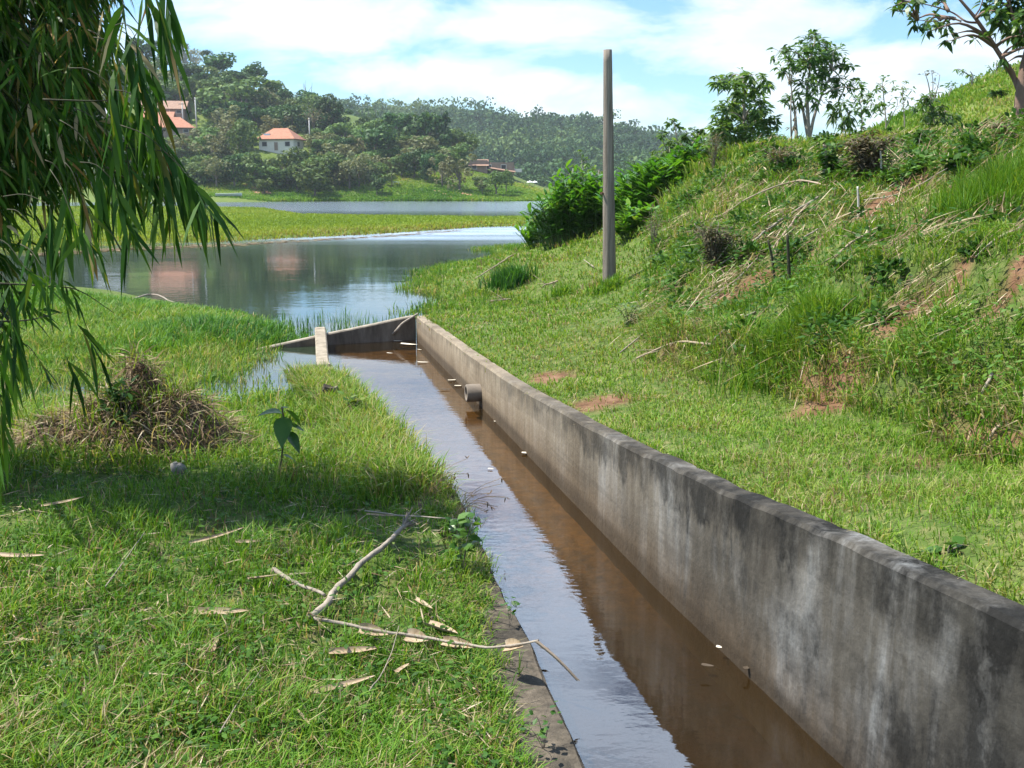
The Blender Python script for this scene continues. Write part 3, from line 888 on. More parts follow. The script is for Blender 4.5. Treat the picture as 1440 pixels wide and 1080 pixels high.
# water-side grass at the right shore
n = 1500; x = rng.uniform(-3.2, 1.5, n); y = rng.uniform(17, 46, n); z = height(x, y)
ok = (z > -.12) & (z < .18); x, y, z = x[ok], y[ok], np.maximum(z[ok], -.03)
tuft(mb, np.stack([x, y, z], 1), .22, .015, .25, 14, np.clip(rng.normal(.42, .13, len(x)), 0, 1), (.2, .9))
yk = rng.uniform(2.4, 16, 420); xk = W(yk) + .17 + rng.uniform(0, .06, 420)
tuft(mb, np.stack([xk, yk, height(xk, yk) - .01], 1), .09, .007, .06, 9, np.clip(rng.normal(.55, .13, 420), 0, 1), (.3, 1.2))
tag(mb.build('bank_grass', GRASS_M), kind='stuff')

# low broad-leaved ground cover and dead stalks mixed through the bank
mb = MB()
x, y = fan(18000, 3.6, 24, .05, .66, 1.6, 2.2); z = height(x, y)
ok = (x > toe(y) + .05) & (rng.uniform(0, 1, len(x)) < .3 + 2.2 * fbm(x * 1.1 + 7, y * 1.1, 71)); x, y, z = x[ok], y[ok], z[ok]
n = len(x); k = 7
Q = np.repeat(np.stack([x, y, z], 1), k, 0) + rng.normal(0, 1, (n * k, 3)) * np.array([.13, .13, .03]) + np.stack([np.zeros(n * k), np.zeros(n * k), rng.uniform(.02, .2, n * k)], 1)
a = rng.uniform(0, 2 * PI, n * k)
mb.leaves(Q, np.stack([np.cos(a), np.sin(a), rng.normal(.1, .4, n * k)], 1), np.stack([rng.normal(0, .5, n * k), rng.normal(0, .5, n * k), np.ones(n * k)], 1), rng.uniform(.035, .08, n * k) * np.repeat(.5 + .06 * y, k), rng.uniform(.016, .034, n * k) * np.repeat(.5 + .06 * y, k), .2, np.clip(rng.normal(.5, .12, n * k) + np.repeat(.9 * fbm(x * .9, y * .9, 72), k), 0, 1), .42)
tag(mb.build('ground_cover', LEAF_M), kind='stuff')
mb = MB()
x, y = fan(11500, 4.6, 24, .05, .66, 1.7); z = height(x, y)
ok = (x > toe(y)) & (rng.uniform(0, 1, len(x)) < .25 + 2.5 * fbm(x * .7 + 4, y * .7, 64)); x, y, z = x[ok], y[ok], z[ok]; n = len(x)
a = rng.normal(.75, .5, n) + PI * (rng.uniform(0, 1, n) < .5)
D = np.stack([np.cos(a), np.sin(a) * .6, np.sin(a) * .15 + np.cos(a) * .45 + rng.normal(0, .25, n)], 1)
mb.leaves(np.stack([x, y, z + rng.uniform(.03, .14, n)], 1), D, np.stack([rng.normal(0, .4, n), rng.normal(0, .4, n), np.ones(n)], 1), rng.uniform(.12, .5, n), rng.uniform(.006, .013, n) * (.6 + .06 * y), .06, np.clip(rng.normal(.6, .25, n), 0, 1), .4)
tag(mb.build('dead_stalks', STRAW_M), kind='stuff')

# low leafy scrub mounds and mats of dead stalks on the bank
mb = MB(); sm2 = MB()
x, y = fan(900, 5.5, 24, .1, .62, 1.5); z = height(x, y)
ok = (x > toe(y) + .25) & (rng.uniform(0, 1, len(x)) < .34 + 1.2 * fbm(x * .5 + 1, y * .5, 75)); x, y, z = x[ok], y[ok], z[ok]
for i in range(len(x)):
    R = rng.uniform(.10, .26) * (.7 + .04 * y[i]); n = int(rng.integers(60, 130))
    if rng.uniform() < .62:
        d = unit(rng.normal(0, 1, (n, 3)) + [0, 0, .3]); d[:, 2] = np.abs(d[:, 2])
        P = np.array([x[i], y[i], z[i]]) + d * R * rng.uniform(.4, 1, (n, 1)) * np.array([1, 1, .75])
        s = .045 + .004 * y[i]
        mb.leaves(P, d + rng.normal(0, .5, (n, 3)), np.stack([rng.normal(0, .5, n), rng.normal(0, .5, n), np.ones(n)], 1), s * rng.uniform(.7, 1.4, n), s * .55, .25, np.clip(rng.normal(rng.uniform(.1, .6), .14, n), 0, 1), .4)
    else:
        a = rng.normal(rng.choice([.75, .4, 1.2]), .35, n)
        P = np.array([x[i], y[i], 0]) + np.stack([rng.normal(0, R * 1.3, n), rng.normal(0, R * 1.3, n), np.zeros(n)], 1); P[:, 2] = height(P[:, 0], P[:, 1]) + rng.uniform(.02, .16, n)
        sm2.leaves(P, np.stack([np.cos(a), np.sin(a) * .6, np.cos(a) * .45 + rng.normal(0, .25, n)], 1), np.stack([rng.normal(0, .5, n), rng.normal(0, .5, n), np.ones(n)], 1), rng.uniform(.15, .45, n), rng.uniform(.005, .010, n) * (.5 + .06 * y[i]), .1, np.clip(rng.normal(rng.uniform(.25, .7), .2, n), 0, 1), .4)
tag(mb.build('low_scrub', LEAF_M), kind='stuff'); tag(sm2.build('straw_mats', STRAW_M), kind='stuff')

# sunlit pasture beyond the bank
mb = MB()
x, y = fan(19000, 20, 72, .16, .68, 1.6); z = height(x, y); ok = (z > .1) & (rng.uniform(0, 1, len(x)) < .8 + fbm(x * .3, y * .3, 81)); x, y, z = x[ok], y[ok], z[ok]
t = .60 + .4 * fbm(x * .22, y * .22, 82) + rng.normal(0, .05, len(x))
tuft(mb, np.stack([x, y, z - .03], 1), np.clip(.2 + .35 * fbm(x * .5, y * .5, 83), .08, .5), .0013 * y, .4, 9, t, (.2, 1.0), .09)
tag(mb.build('pasture_grass', GRASS_M), kind='stuff')

# grass island in the lake and the far meadow
ISL_M = foliage('island_grass_blades', [(0.0, (.08, .14, .014)), (.45, (.165, .25, .024)), (.72, (.235, .28, .045)), (.88, (.26, .21, .08)), (1.0, (.16, .11, .06))], .35, .6, .15, .15, 0.0)
mb = MB()
x, y = fan(60000, 34, 205, -.62, .12, 1.35); m = island(x, y); ok = m > .55; x, y, m = x[ok], y[ok], m[ok]; z = height(x, y)
edge = 1 - sstep(.6, .99, m)
band = sstep(16, 4, y - np.interp(720 + x / y * F, [-400, 60, 180, 300, 420, 560, 680, 800], [36, 38, 42, 44.5, 49, 55, 64, 67]) - 6 * fbm(x * .15, y * .15, 87))
t = .48 + .5 * fbm(x * .07, y * .12, 85) + .3 * band * rng.uniform(.3, 1.2, len(x)) + .15 * edge
tuft(mb, np.stack([x, y, z - .02], 1), .22 - .06 * edge, .0012 * y, .5, 6, np.clip(t, 0, 1), (.1, .8), .08)
tag(mb.build('island_grass', ISL_M), kind='stuff')
# pale scum line along the island shore
mb = MB()
uu = rng.uniform(40, 640, 900); yq = np.interp(uu, [-400, 60, 180, 300, 420, 560, 680, 800], [36, 38, 42, 44.5, 49, 55, 64, 67]) + rng.normal(-.2, .6, 900); xq = (uu - 720) / F * yq
n = len(uu); a = rng.uniform(0, 2 * PI, n)
mb.leaves(np.stack([xq, yq + 2.5 * fbm(xq * .06, yq * .06, 5), np.full(n, .02)], 1), np.stack([np.cos(a), np.sin(a) * .3, np.zeros(n)], 1), np.array([0, 0, 1.0]), rng.uniform(.2, .6, n), rng.uniform(.08, .2, n), 0, rng.uniform(.1, .7, n), .4)
tag(mb.build('floating_weed', STRAW_M), kind='stuff')
# ------------------------------------------------------------------ things on the left bank
BARK_M = plain('grey_bark', (.15, .125, .10), .9, .45, 9.0, (30.0, .6, .01))
TWIG_M = plain('dry_twig', (.27, .21, .15), .85, .35, 12.0, (40.0, .4, .005))
PALE_TWIG_M = plain('bleached_stalk', (.235, .20, .16), .9, .45, 9.0, (45.0, .8, .01))
SHEATH_M = surface('dry_bamboo_sheath', lambda nt, pos, obj: nt.ramp(nt.noise(nt.mapped(obj, (9, 60, 9)), 1.0, 5.0, .6), [(.3, (.17, .115, .065)), (.5, (.29, .215, .135)), (.72, (.43, .345, .25))]), .6, (50.0, .3, .004), .3)
STONE_M = plain('pale_stone', (.19, .18, .16), .9, .3, 20.0, (30.0, .6, .01))


def G(u, v, dz=0.0):
    p = hit(u, v); p = p.copy(); p[2] += dz
    return p


def stick(name, label, uv, r, mat=None, dz=.04, n=14, cat='stick', group=None, knots=True, twigs=0):
    """a stalk lying on the ground along photo pixels (u, v[, extra height])"""
    pts = np.array([G(q[0], q[1], dz + (q[2] if len(q) > 2 else 0)) for q in uv])
    c = bez(pts, n * (len(pts) - 1))
    m = len(c)
    c = c + np.stack([fbm(np.arange(m) * .16, np.full(m, 3.1 * k + uv[0][0]), 6, 3) for k in range(3)], 1) * r * np.array([3.0, 3.0, 1.2])
    rr = np.linspace(r, r * .6, m)
    if knots:
        rr = rr * (1 + .16 * (np.arange(m) % 7 == 0))
    loc = c[len(c) // 2].copy()
    t = thing(name, label, cat, loc, group)
    sk = MB().tube(c, rr, 9, jit=.10)
    for k in range(twigs):
        i = int(rng.uniform(.3, 1) * (m - 1)); d = unit(c[i] - c[max(i - 2, 0)] + 1e-6) + rng.normal(0, .6, 3)
        sk.tube(np.array([c[i] - .02 * d, c[i] + unit(d) * rng.uniform(.1, .3) * (.5 + .05 * loc[1])]), [r * .35, r * .15], 4)
    sk.build('stalk', mat or TWIG_M, t, loc, smooth=True)
    return t, c, loc


# the split branch, its side piece and the long sheathed cane
t, c, loc = stick('fallen_branch', 'thick weathered grey branch with a dark splintered end lying on the grass by the kerb', [(440, 880, .0), (480, 838, .03), (530, 795, .06), (572, 766, .10)], .021, PALE_TWIG_M)
fm = MB()
e = c[-1]
for k in range(16):
    d = unit(c[-1] - c[-4]) + rng.normal(0, .45, 3)
    fm.tube(np.array([e - unit(c[-1] - c[-4]) * .05, e + unit(d) * rng.uniform(.03, .11)]), [.009, .003], 5)
fm.build('splintered_end', BARK_M, t, loc)
stick('dead_branch', 'short straight pale dead branch touching the thick grey branch on the grass', [(388, 816, .02), (455, 857, .04)], .014, PALE_TWIG_M)
t, c, loc = stick('sheathed_cane', 'long pale bamboo cane with torn papery sheaths reaching over the kerb above the canal', [(442, 884, .02), (520, 905, .04), (600, 920, .05), (680, 934, .05), (756, 944, .11)], .009, PALE_TWIG_M)
end = at_z(815, 956, .20)
cc = bez(np.array([c[-1], (c[-1] + end) / 2 + [0, 0, .01], end]), 10)
tm = MB()
for k in range(3):
    tm.tube(cc + rng.normal(0, .006, 3), np.linspace(.005, .002, len(cc)), 5)
tm.build('split_tip', TWIG_M, t, loc)


def sheath_mb(mb, p, d, L, w, curl, nrm=(0, 0, 1.0), m=9, k=7):
    """a curled papery sheath: a lance-shaped sheet rolled about its length"""
    d = unit(np.asarray(d, float)); s = unit(np.cross(d, nrm)); nn = np.cross(s, d)
    V = []
    for i in range(m):
        t = i / (m - 1)
        ww = w * (math.sin(PI * min(1, (.18 + .82 * t) ** .8)) ** .7 if t < 1 else .02) + .002
        for j in range(k):
            a = (j / (k - 1) - .5) * curl
            V.append(p + d * L * (t - .5) + s * ww * math.sin(a) / max(curl * .5, .2) * 1.0 + nn * (ww * (1 - math.cos(a)) / max(curl * .5, .2) + L * .12 * (t - .5) ** 2))
    q = [(i * k + j, i * k + j + 1, (i + 1) * k + j + 1, (i + 1) * k + j) for i in range(m - 1) for j in range(k - 1)]
    mb.add(V, q)


for (fr, L, w, cu) in ((.28, .16, .045, 2.6), (.47, .13, .05, 2.2), (.66, .22, .045, 2.9), (.9, .13, .05, 2.4)):
    i = int(fr * (len(c) - 1))
    d = unit(c[min(i + 2, len(c) - 1)] - c[i - 2])
    mb = MB(); sheath_mb(mb, c[i] + np.array([0, -.008, -.012]), d, L, w, cu, (0, -.5, .85))
    mb.build('papery_sheath', SHEATH_M, t, loc, smooth=True)
SH = [(312, 880, 10, .21, .034, 1.3, 'long straight straw-coloured bamboo sheath lying flat left of the crossing branches'),
      (425, 1030, 125, .13, .018, 1.5, 'narrow pale sheath pointing at the viewer at the lower edge of the grass'),
      (500, 935, 12, .20, .030, 1.6, 'broad pink-tinted sheath lying just below the long sheathed cane'),
      (305, 925, 100, .12, .016, 1.2, 'thin pale upright sheath stuck in the grass left of the sheathed cane'),
      (350, 778, 8, .12, .018, 1.5, 'small whitish sheath on the dark shaded grass behind the branches'),
      (622, 905, -35, .17, .045, 2.3, 'greyish rolled sheath resting against the kerb end of the sheathed cane'),
      (596, 868, -40, .11, .022, 1.6, 'short cream sheath standing between the branch and the kerb'),
      (372, 830, 30, .14, .025, 1.4, 'pale torn sheath left of the short dead branch'),
      (568, 960, 60, .08, .025, 1.3, 'tiny cream scrap of sheath under the middle of the long cane'),
      (90, 722, 25, .20, .017, 1.3, 'brownish sheath lying alone on the shaded grass near the bamboo'),
      (28, 800, 0, .22, .022, 1.5, 'pale flat sheath at the left edge of the foreground grass'),
      (480, 985, 20, .25, .020, 1.2, 'reddish-brown strip of sheath in the straw patch below the cane'),
      (306, 770, 35, .28, .016, 1.4, 'slim tan cane sheath sloping through the grass above the branches'),
      (545, 740, 5, .22, .013, 1.5, 'dark thin sheath lying beside the splintered branch end')]
for (u, v, ang, L, w, cu, lab) in SH:
    p = G(u, v, .075); a = math.radians(ang)
    mb = MB(); sheath_mb(mb, p, (math.cos(a), math.sin(a) * 1.2, rng.uniform(-.1, .1)), L * 1.3, w * .85, cu + .5, (rng.normal(0, .4), -.35, 1))
    tag(mb.build('bamboo_sheath', SHEATH_M, loc=p, smooth=True), lab, 'dry sheath', 'dry bamboo sheaths on the grass')
for (uv, r, lab) in [([(310, 1062), (345, 1005), (372, 965)], .003, 'thin pale straw stem leaning up from the bottom of the grass'),
                     ([(520, 1000), (545, 960), (562, 905)], .003, 'thin curved straw stem crossing the grass below the cane'),
                     ([(515, 738), (570, 745), (655, 752)], .006, 'thin brown twig lying across the kerb behind the splintered branch'),
                     ([(150, 850), (185, 800), (205, 770)], .003, 'fine tan stem lying in the shaded grass at left')]:
    stick('straw_stem', lab, uv, r, PALE_TWIG_M, .10, cat='stem', knots=False)
# stone
sp = G(250, 666, .035)
st = MB()
th_, ph_ = np.meshgrid(np.linspace(0, PI, 9), np.linspace(0, 2 * PI, 13)[:-1], indexing='ij')
R = .045 * (1 + 1.1 * fbm(th_ * 2, ph_ * 1.5, 5))
V = np.stack([R * np.sin(th_) * np.cos(ph_) * 1.3, R * np.sin(th_) * np.sin(ph_), R * np.cos(th_) * 1.15], -1) + sp
i = np.arange(8)[:, None] * 12; j = np.arange(12)[None, :]
st.add(V.reshape(-1, 3), np.stack([i + j, i + 12 + j, i + 12 + (j + 1) % 12, i + (j + 1) % 12], -1).reshape(-1, 4))
tag(st.build('stone', STONE_M, loc=sp, smooth=True), 'small pale stone half hidden in the shaded grass before the hay mound', 'stone')

# mound of dry grass
mp = G(165, 640)
mp = np.array([mp[0], mp[1] + .25, height(np.array([mp[0]]), np.array([mp[1] + .25]))[0]])
SX = 8.9 / F
MOUND = [(0.0, .10, .95, .5, .62), (.06, .2, .34, .3, .98), (.45, .1, .55, .4, .66), (-.25, .1, .4, .35, .6), (-.55, -.05, .5, .35, .42), (-.8, -.1, .3, .3, .26), (.66, .0, .3, .3, .4)]


def mound_h(x, y):
    hh = 0 * x
    for (cx, cy, rx, ry, hz_) in MOUND:
        hh = np.maximum(hh, hz_ * np.exp(-(((x - mp[0] - cx) / rx) ** 2 + ((y - mp[1] - cy) / ry) ** 2) * 1.25))
    return hh


gx, gy = np.meshgrid(np.linspace(-1.6, 1.5, 70), np.linspace(-1.1, 1.2, 46))
gx, gy = gx + mp[0], gy + mp[1]
md = thing('dry_grass_mound', 'brown heap of dead grass and weeds with a ragged peak on the left bank', 'mound', mp)
mb = MB(); grid_mesh(mb, gx, gy, height(gx, gy) - .12 + mound_h(gx, gy) * .88 + fbm(gx * 5, gy * 5, 2) * .1, gx * 0)
mb.build('earth_core', plain('mound_earth', (.10, .07, .045), .95, .4, 8.0), md, mp)
n = 6500
x = rng.normal(0, .62, n) + mp[0]; y = rng.normal(.05, .38, n) + mp[1]; q = mound_h(x, y); ok = (q > .08)
x, y, q = x[ok], y[ok], q[ok]; n = len(x)
P = np.stack([x, y, height(x, y) - .12 + q * .92], 1)
a = rng.uniform(0, 2 * PI, n)
D = np.stack([np.cos(a) + (x - mp[0]) * .6, np.sin(a) - .3, rng.normal(.1, .6, n)], 1)
mb = MB(); mb.leaves(P, D, np.stack([rng.normal(0, .6, n), rng.normal(-.4, .4, n), np.ones(n)], 1), rng.uniform(.12, .34, n), rng.uniform(.006, .012, n), rng.uniform(.1, .5, n), np.clip(rng.normal(.50, .27, n) - .35 * blob(x, y, mp[0] + .16, mp[1] + .2, .22, .3) - .2 * blob(x, y, mp[0] + .6, mp[1] - .1, .3, .4), 0, 1), .45)
mb.build('dead_grass', STRAW_M, md, mp)
n = 900
x = rng.normal(.1, .55, n) + mp[0]; y = rng.normal(-.1, .4, n) + mp[1]; q = mound_h(x, y)
mb = MB(); mb.blades(np.stack([x, y, height(x, y) - .1 + q * .9], 1), rng.uniform(.1, .32, n), np.full(n, .011), rng.uniform(0, 6.3, n), rng.uniform(.3, 1.1, n), np.clip(rng.normal(.62, .12, n), 0, 1))
mb.build('green_grass', GRASS_M, md, mp)


def plant(name, label, base, stems, leafsets, mat=LEAF_M, stem_mat=None, cat='plant', r=.006, group=None):
    """stems: list of world polylines; leafsets: list of (P, D, N, L, W, droop, tint)"""
    t = thing(name, label, cat, base, group)
    sm = MB()
    for s in stems:
        s = bez(s, 10) if len(s) > 2 else np.asarray(s, float)
        sm.tube(s, np.linspace(r, r * .45, len(s)), 6)
    sm.build('stem', stem_mat or plain('plant_stem', (.05, .075, .025), .7), t, base, smooth=True)
    for k in leafsets:
        mb = MB(); mb.leaves(*k[:7], *(k[7:] or (.34,)))
        mb.build('leaf', mat, t, base)
    return t


BIGLEAF_M = foliage('broad_leaf', [(0, (.02, .06, .01)), (.5, (.045, .12, .015)), (1, (.11, .2, .03))], .4, .35, .15, .4, 0.0)


def broad_leaf_mb(P, D, L, Wd, droop, tint, n=8):
    """one broad, pointed, slightly folded leaf"""
    D = unit(np.asarray(D, float)); S = unit(np.cross(D, [0, 0, 1.0])); N = np.cross(S, D)
    V = []
    for i in range(n + 1):
        t = i / n
        wv = Wd / 2 * (math.sin(PI * t ** .72) ** .85) * (1 - .25 * t) * 1.15 if 0 < t < 1 else 0.001
        cpt = P + D * L * t - np.array([0, 0, 1.0]) * droop * L * t * t
        for s in (-1, -.5, 0, .5, 1):
            V.append(cpt + S * wv * s + N * (abs(s) * wv * .28))
    q = [(i * 5 + j, i * 5 + j + 1, (i + 1) * 5 + j + 1, (i + 1) * 5 + j) for i in range(n) for j in range(4)]
    return np.array(V), q


# the sapling with big leaves
b = G(393, 668); ds = b[1]
AT = lambda u, v, y=None: at_y(u, v, ds if y is None else y)
t = thing('broad_leaved_sapling', 'young plant with a few large pointed dark green leaves standing alone in the grass', 'plant', b)
MB().tube(bez(np.array([b, AT(398, 625), AT(400, 596), AT(396, 572)]), 14), np.linspace(.009, .005, 14)[: len(bez(np.array([b, AT(398, 625), AT(400, 596), AT(396, 572)]), 14))] if False else .007, 6).build('stem', plain('sapling_stem', (.06, .05, .03)), t, b, smooth=True)
for (u0, v0, u1, v1, wpx, dy) in [(397, 582, 360, 586, 28, -.05), (400, 586, 397, 624, 24, -.12), (402, 576, 420, 598, 14, .1), (402, 598, 427, 607, 17, 0), (403, 607, 418, 634, 20, -.05), (397, 574, 410, 575, 9, .05), (398, 630, 380, 640, 14, .05), (398, 640, 415, 650, 12, .02)]:
    p0 = AT(u0, v0); p1 = AT(u1, v1, ds + dy)
    L = np.linalg.norm(p1 - p0)
    V, q = broad_leaf_mb(p0, p1 - p0 + np.array([0, 0, .25 * L]), L, wpx * ds / F * 1.1, .25, .4)
    MB().add(V, q, tint=rng.uniform(.2, .6)).build('leaf', BIGLEAF_M, t, b, smooth=True)
# stump and a yellowish weed
sb_ = G(478, 575)
tt_ = thing('rotten_stump', 'small dark broken stump poking out of the grass near the canal', 'stump', sb_)
top_ = at_y(470, 548, sb_[1])
mb = MB(); mb.tube(np.array([sb_ - [0, 0, .05], (sb_ + top_) / 2, top_ + [-.02, 0, .02]]), [.07, .06, .065], 9, jit=.25)
mb.build('trunk', BARK_M, tt_, sb_)
mb = MB(); mb.tube(np.array([top_ + [.0, -.02, 0], top_ + [-.09, -.04, .03], top_ + [-.12, -.04, -.03]]), [.05, .04, .02], 7, jit=.3)
mb.build('broken_flap', plain('rotten_wood', (.06, .05, .04), .95, .5), tt_, sb_)


def bushy(name, label, u, v, hpx, wpx, nl, L, Wd, tint, cat='plant', mat=LEAF_M, group=None, stems=5, droop=.25, depth=None, base=None, w2=.72, up=.35, t1=.34, rs=.006, stem_mat=None, spread=1.0):
    b = G(u, v) if base is None else base
    y = b[1]; H_ = hpx * y / F; R_ = wpx * y / F / 2
    t = thing(name, label, cat, b, group)
    sm = MB(); Ps, Ds = [], []
    for k in range(stems):
        a = rng.uniform(0, 2 * PI); rr = R_ * rng.uniform(.2, 1) * spread
        tip = b + np.array([math.cos(a) * rr, math.sin(a) * rr, H_ * rng.uniform(.7, 1)])
        mid = (b * .55 + tip * .45) + np.array([0, 0, .12 * H_])
        c = bez(np.array([b - [0, 0, .05], mid, tip]), 10)
        sm.tube(c, np.linspace(rs, rs * .4, len(c)), 5)
        i = rng.uniform(.2, 1, nl // stems) * (len(c) - 1)
        lo = np.floor(i).astype(int); lo = np.minimum(lo, len(c) - 2)
        pp_ = c[lo] + (c[lo + 1] - c[lo]) * (i - lo)[:, None]
        aa = rng.uniform(0, 2 * PI, len(pp_))
        dd = np.stack([np.cos(aa), np.sin(aa), rng.normal(up, .35, len(pp_))], 1)
        Ps.append(pp_ + unit(dd) * rng.uniform(0, .35, (len(pp_), 1)) * R_); Ds.append(dd)
    sm.build('stem', stem_mat or BARK_M, t, b, smooth=True)
    P, D = np.vstack(Ps), np.vstack(Ds); n = len(P)
    mb = MB(); mb.leaves(P, D, np.stack([rng.normal(0, .4, n), rng.normal(0, .4, n), np.ones(n)], 1), L * rng.uniform(.6, 1.2, n), Wd * rng.uniform(.7, 1.2, n), droop, np.clip(rng.normal(tint, .18, n), 0, 1), t1, w2)
    mb.build('foliage', mat, t, b)
    return t


bushy('leafy_weed', 'dark leafy weed growing in front of the hay mound', 172, 635, 105, 70, 150, .13, .045, .2, stems=6)
bushy('leafy_weed', 'yellowish weed with soft leaves beside the rotten stump', 495, 592, 40, 40, 40, .10, .06, .75, stems=4)
bushy('creeping_vine', 'leafy green creeper hanging over the kerb towards the canal', 650, 790, 72, 70, 46, .085, .06, .5, stems=6, mat=BIGLEAF_M, rs=.003)
bushy('creeping_vine', 'small clover-leaved creeper on the kerb at the bottom of the canal edge', 765, 1040, 45, 110, 26, .035, .035, .55, stems=7, mat=BIGLEAF_M, rs=.0015)
bushy('creeping_vine', 'sprig of round green leaves on the kerb just before the tip of the cane', 716, 870, 26, 42, 16, .03, .03, .4, stems=4, mat=BIGLEAF_M, rs=.0015)
bushy('leafy_weed', 'small broad-leaved weed growing beside the top of the near canal wall', 1275, 790, 30, 40, 14, .09, .05, .55, stems=3, mat=BIGLEAF_M, base=np.array([W(3.65) + .3, 3.65, 1.0]))
bushy('leafy_weed', 'bright weed overlapping the canal wall at the right edge', 1420, 850, 34, 56, 44, .06, .05, .6, stems=5, mat=BIGLEAF_M, base=np.array([W(3.0) + .24, 3.0, 1.03]))
# twigs of dead seed heads leaning over the water
for k, (u, v, lab) in enumerate([(660, 700, 'thin dry grass stems with dark seed heads leaning over the water by the creeper'), (628, 668, 'tuft of straggling dry stems at the corner of the kerb')]):
    b = at_z(u - 25, v + 30, .14); mb = MB(); t = thing('dry_seed_stems', lab, 'plant', b)
    for j in range(14):
        a = rng.uniform(-.8, .9); L = rng.uniform(.15, .4)
        e = b + np.array([math.cos(a) * L, math.sin(a) * L * .5, rng.uniform(.02, .3)])
        mb.tube(bez(np.array([b + rng.normal(0, .03, 3) * [1, 1, 0], (b + e) / 2 + [0, 0, .07], e]), 6), .0018, 4)
        if j % 2: mb.leaves(np.repeat(e[None], 3, 0), rng.normal(0, 1, (3, 3)), np.array([0, 0, 1.]), .04, .012, .2, .15)
    mb.build('stem', STRAW_M, t, b)

# stick leaning in the corner of the canal, and floating scraps
s0, s1 = at_z(541, 477, .0), at_y(588, 441, 16.05)
c = bez(np.array([s0 - [0.02, 0, .03], at_y(556, 466, 15.95), at_y(566, 455, 16.0), s1]), 18)
tag(MB().tube(c, np.linspace(.024, .016, len(c)), 7, jit=.15).build('leaning_stick', PALE_TWIG_M, loc=s0, smooth=True), 'pale crooked stick leaning in the far corner of the canal against the cross wall', 'stick')
DEB = [(515, 477, .16, 'pale scrap floating close to the middle of the cross wall'), (560, 480, .14, 'pale scrap floating below the foot of the leaning stick'), (575, 485, .3, 'long pale straw floating in the far corner of the canal'), (548, 497, .1, 'small pale scrap floating left of the far wall reflection'), (595, 510, .16, 'pale straw floating beside the far end of the canal wall'),
       (590, 492, .08, 'tiny pale scrap floating in the far right corner'), (637, 535, .13, 'white crumpled scrap floating upstream of the drain pipe'), (646, 543, .12, 'thin white splinter floating just above the drain pipe'), (627, 548, .14, 'brown straw floating left of the drain pipe'), (698, 593, .05, 'white dot of foam at the wall below the drain pipe'),
       (745, 638, .15, 'white flat chip floating at the foot of the canal wall'), (1052, 940, .05, 'cream seed floating in the brown near water'), (1011, 911, .03, 'tiny white speck floating close to the near canal wall'), (995, 937, .06, 'brown dead leaf floating in the near water'), (766, 913, .05, 'dark twig floating just beyond the tip of the sheathed cane'), (690, 660, .05, 'small leaf floating in the middle of the canal')]
DEB_M = plain('floating_scrap', (.55, .5, .4), .7, .25, 30.0)
DEBD_M = plain('dark_scrap', (.06, .045, .03), .7, .25, 30.0)
for (u, v, L, lab) in DEB:
    zz_ = .088 if v > 897 else .008
    p = at_z(u, v, zz_); a = rng.uniform(-.5, .4)
    mb = MB(); sheath_mb(mb, p + np.array([0, 0, .004]), (math.cos(a), math.sin(a), 0), L, max(.012, L * .16), 1.0, (0, 0, 1), 6, 4)
    tag(mb.build('floating_scrap', DEBD_M if ('dark' in lab or 'brown' in lab) else DEB_M, loc=p, smooth=True), lab, 'scrap', 'scraps floating in the canal')

# ------------------------------------------------------------------ the bamboo at the left
BAM_M = foliage('bamboo_leaf', [(0, (.012, .042, .006)), (.4, (.030, .095, .010)), (.7, (.075, .16, .016)), (.85, (.15, .15, .03)), (.94, (.30, .15, .05)), (1, (.42, .34, .2))], .42, .5, .2, .15, 0.0)
CULM_M = surface('bamboo_culm', lambda nt, pos, obj: nt.ramp(nt.noise(nt.mapped(pos, (8, 8, 2)), 1.0, 4.0), [(.3, (.05, .07, .025)), (.55, (.13, .14, .06)), (.75, (.28, .25, .17))]), .5, None, .4)
bb = np.array([-4.75, 7.6, float(height(np.array([-4.75]), np.array([7.6]))[0])])
bam = thing('bamboo', 'big dark clump of bamboo overhanging the left bank with drooping narrow leaves', 'bamboo', bb)
culm_tops = []
for k in range(12):
    a = rng.uniform(0, 2 * PI); r = rng.uniform(.1, .7)
    b0 = bb + np.array([math.cos(a) * r, math.sin(a) * r * .8, -.1])
    az_ = rng.uniform(-1.9, .9); lean = rng.uniform(.5, 1.6); hh = rng.uniform(4.2, 5.6)
    tip = b0 + np.array([math.cos(az_) * lean, math.sin(az_) * lean, hh])
    c = bez(np.array([b0, b0 * .6 + tip * .4 + np.array([-math.cos(az_) * .25, -math.sin(az_) * .25, .5]), tip]), 26)
    rr = np.linspace(.042, .012, len(c)) * (1 + .10 * (np.arange(len(c)) % 3 == 0))
    MB().tube(c, rr, 9).build('culm', CULM_M, bam, bb, smooth=True)
    culm_tops.append(c)
# pale culms glimpsed through the leaves
for (uv, y) in [([(16, 30), (16, 90), (18, 170)], 7.9), ([(34, 104), (37, 140), (36, 175)], 7.9)]:
    c = bez(np.array([at_y(u, v, y) for u, v in uv]), 10)
    MB().tube(c, .014, 8).build('culm', CULM_M, bam, bb, smooth=True)

EDGE_R = np.array([(-900, 420), (-300, 330), (-60, 262), (0, 236), (40, 205), (90, 165), (130, 160), (180, 195), (220, 225), (260, 245), (290, 250), (305, 200), (330, 150), (350, 96), (380, 40), (430, 26), (480, 22), (560, 24), (600, 12), (640, -20)])


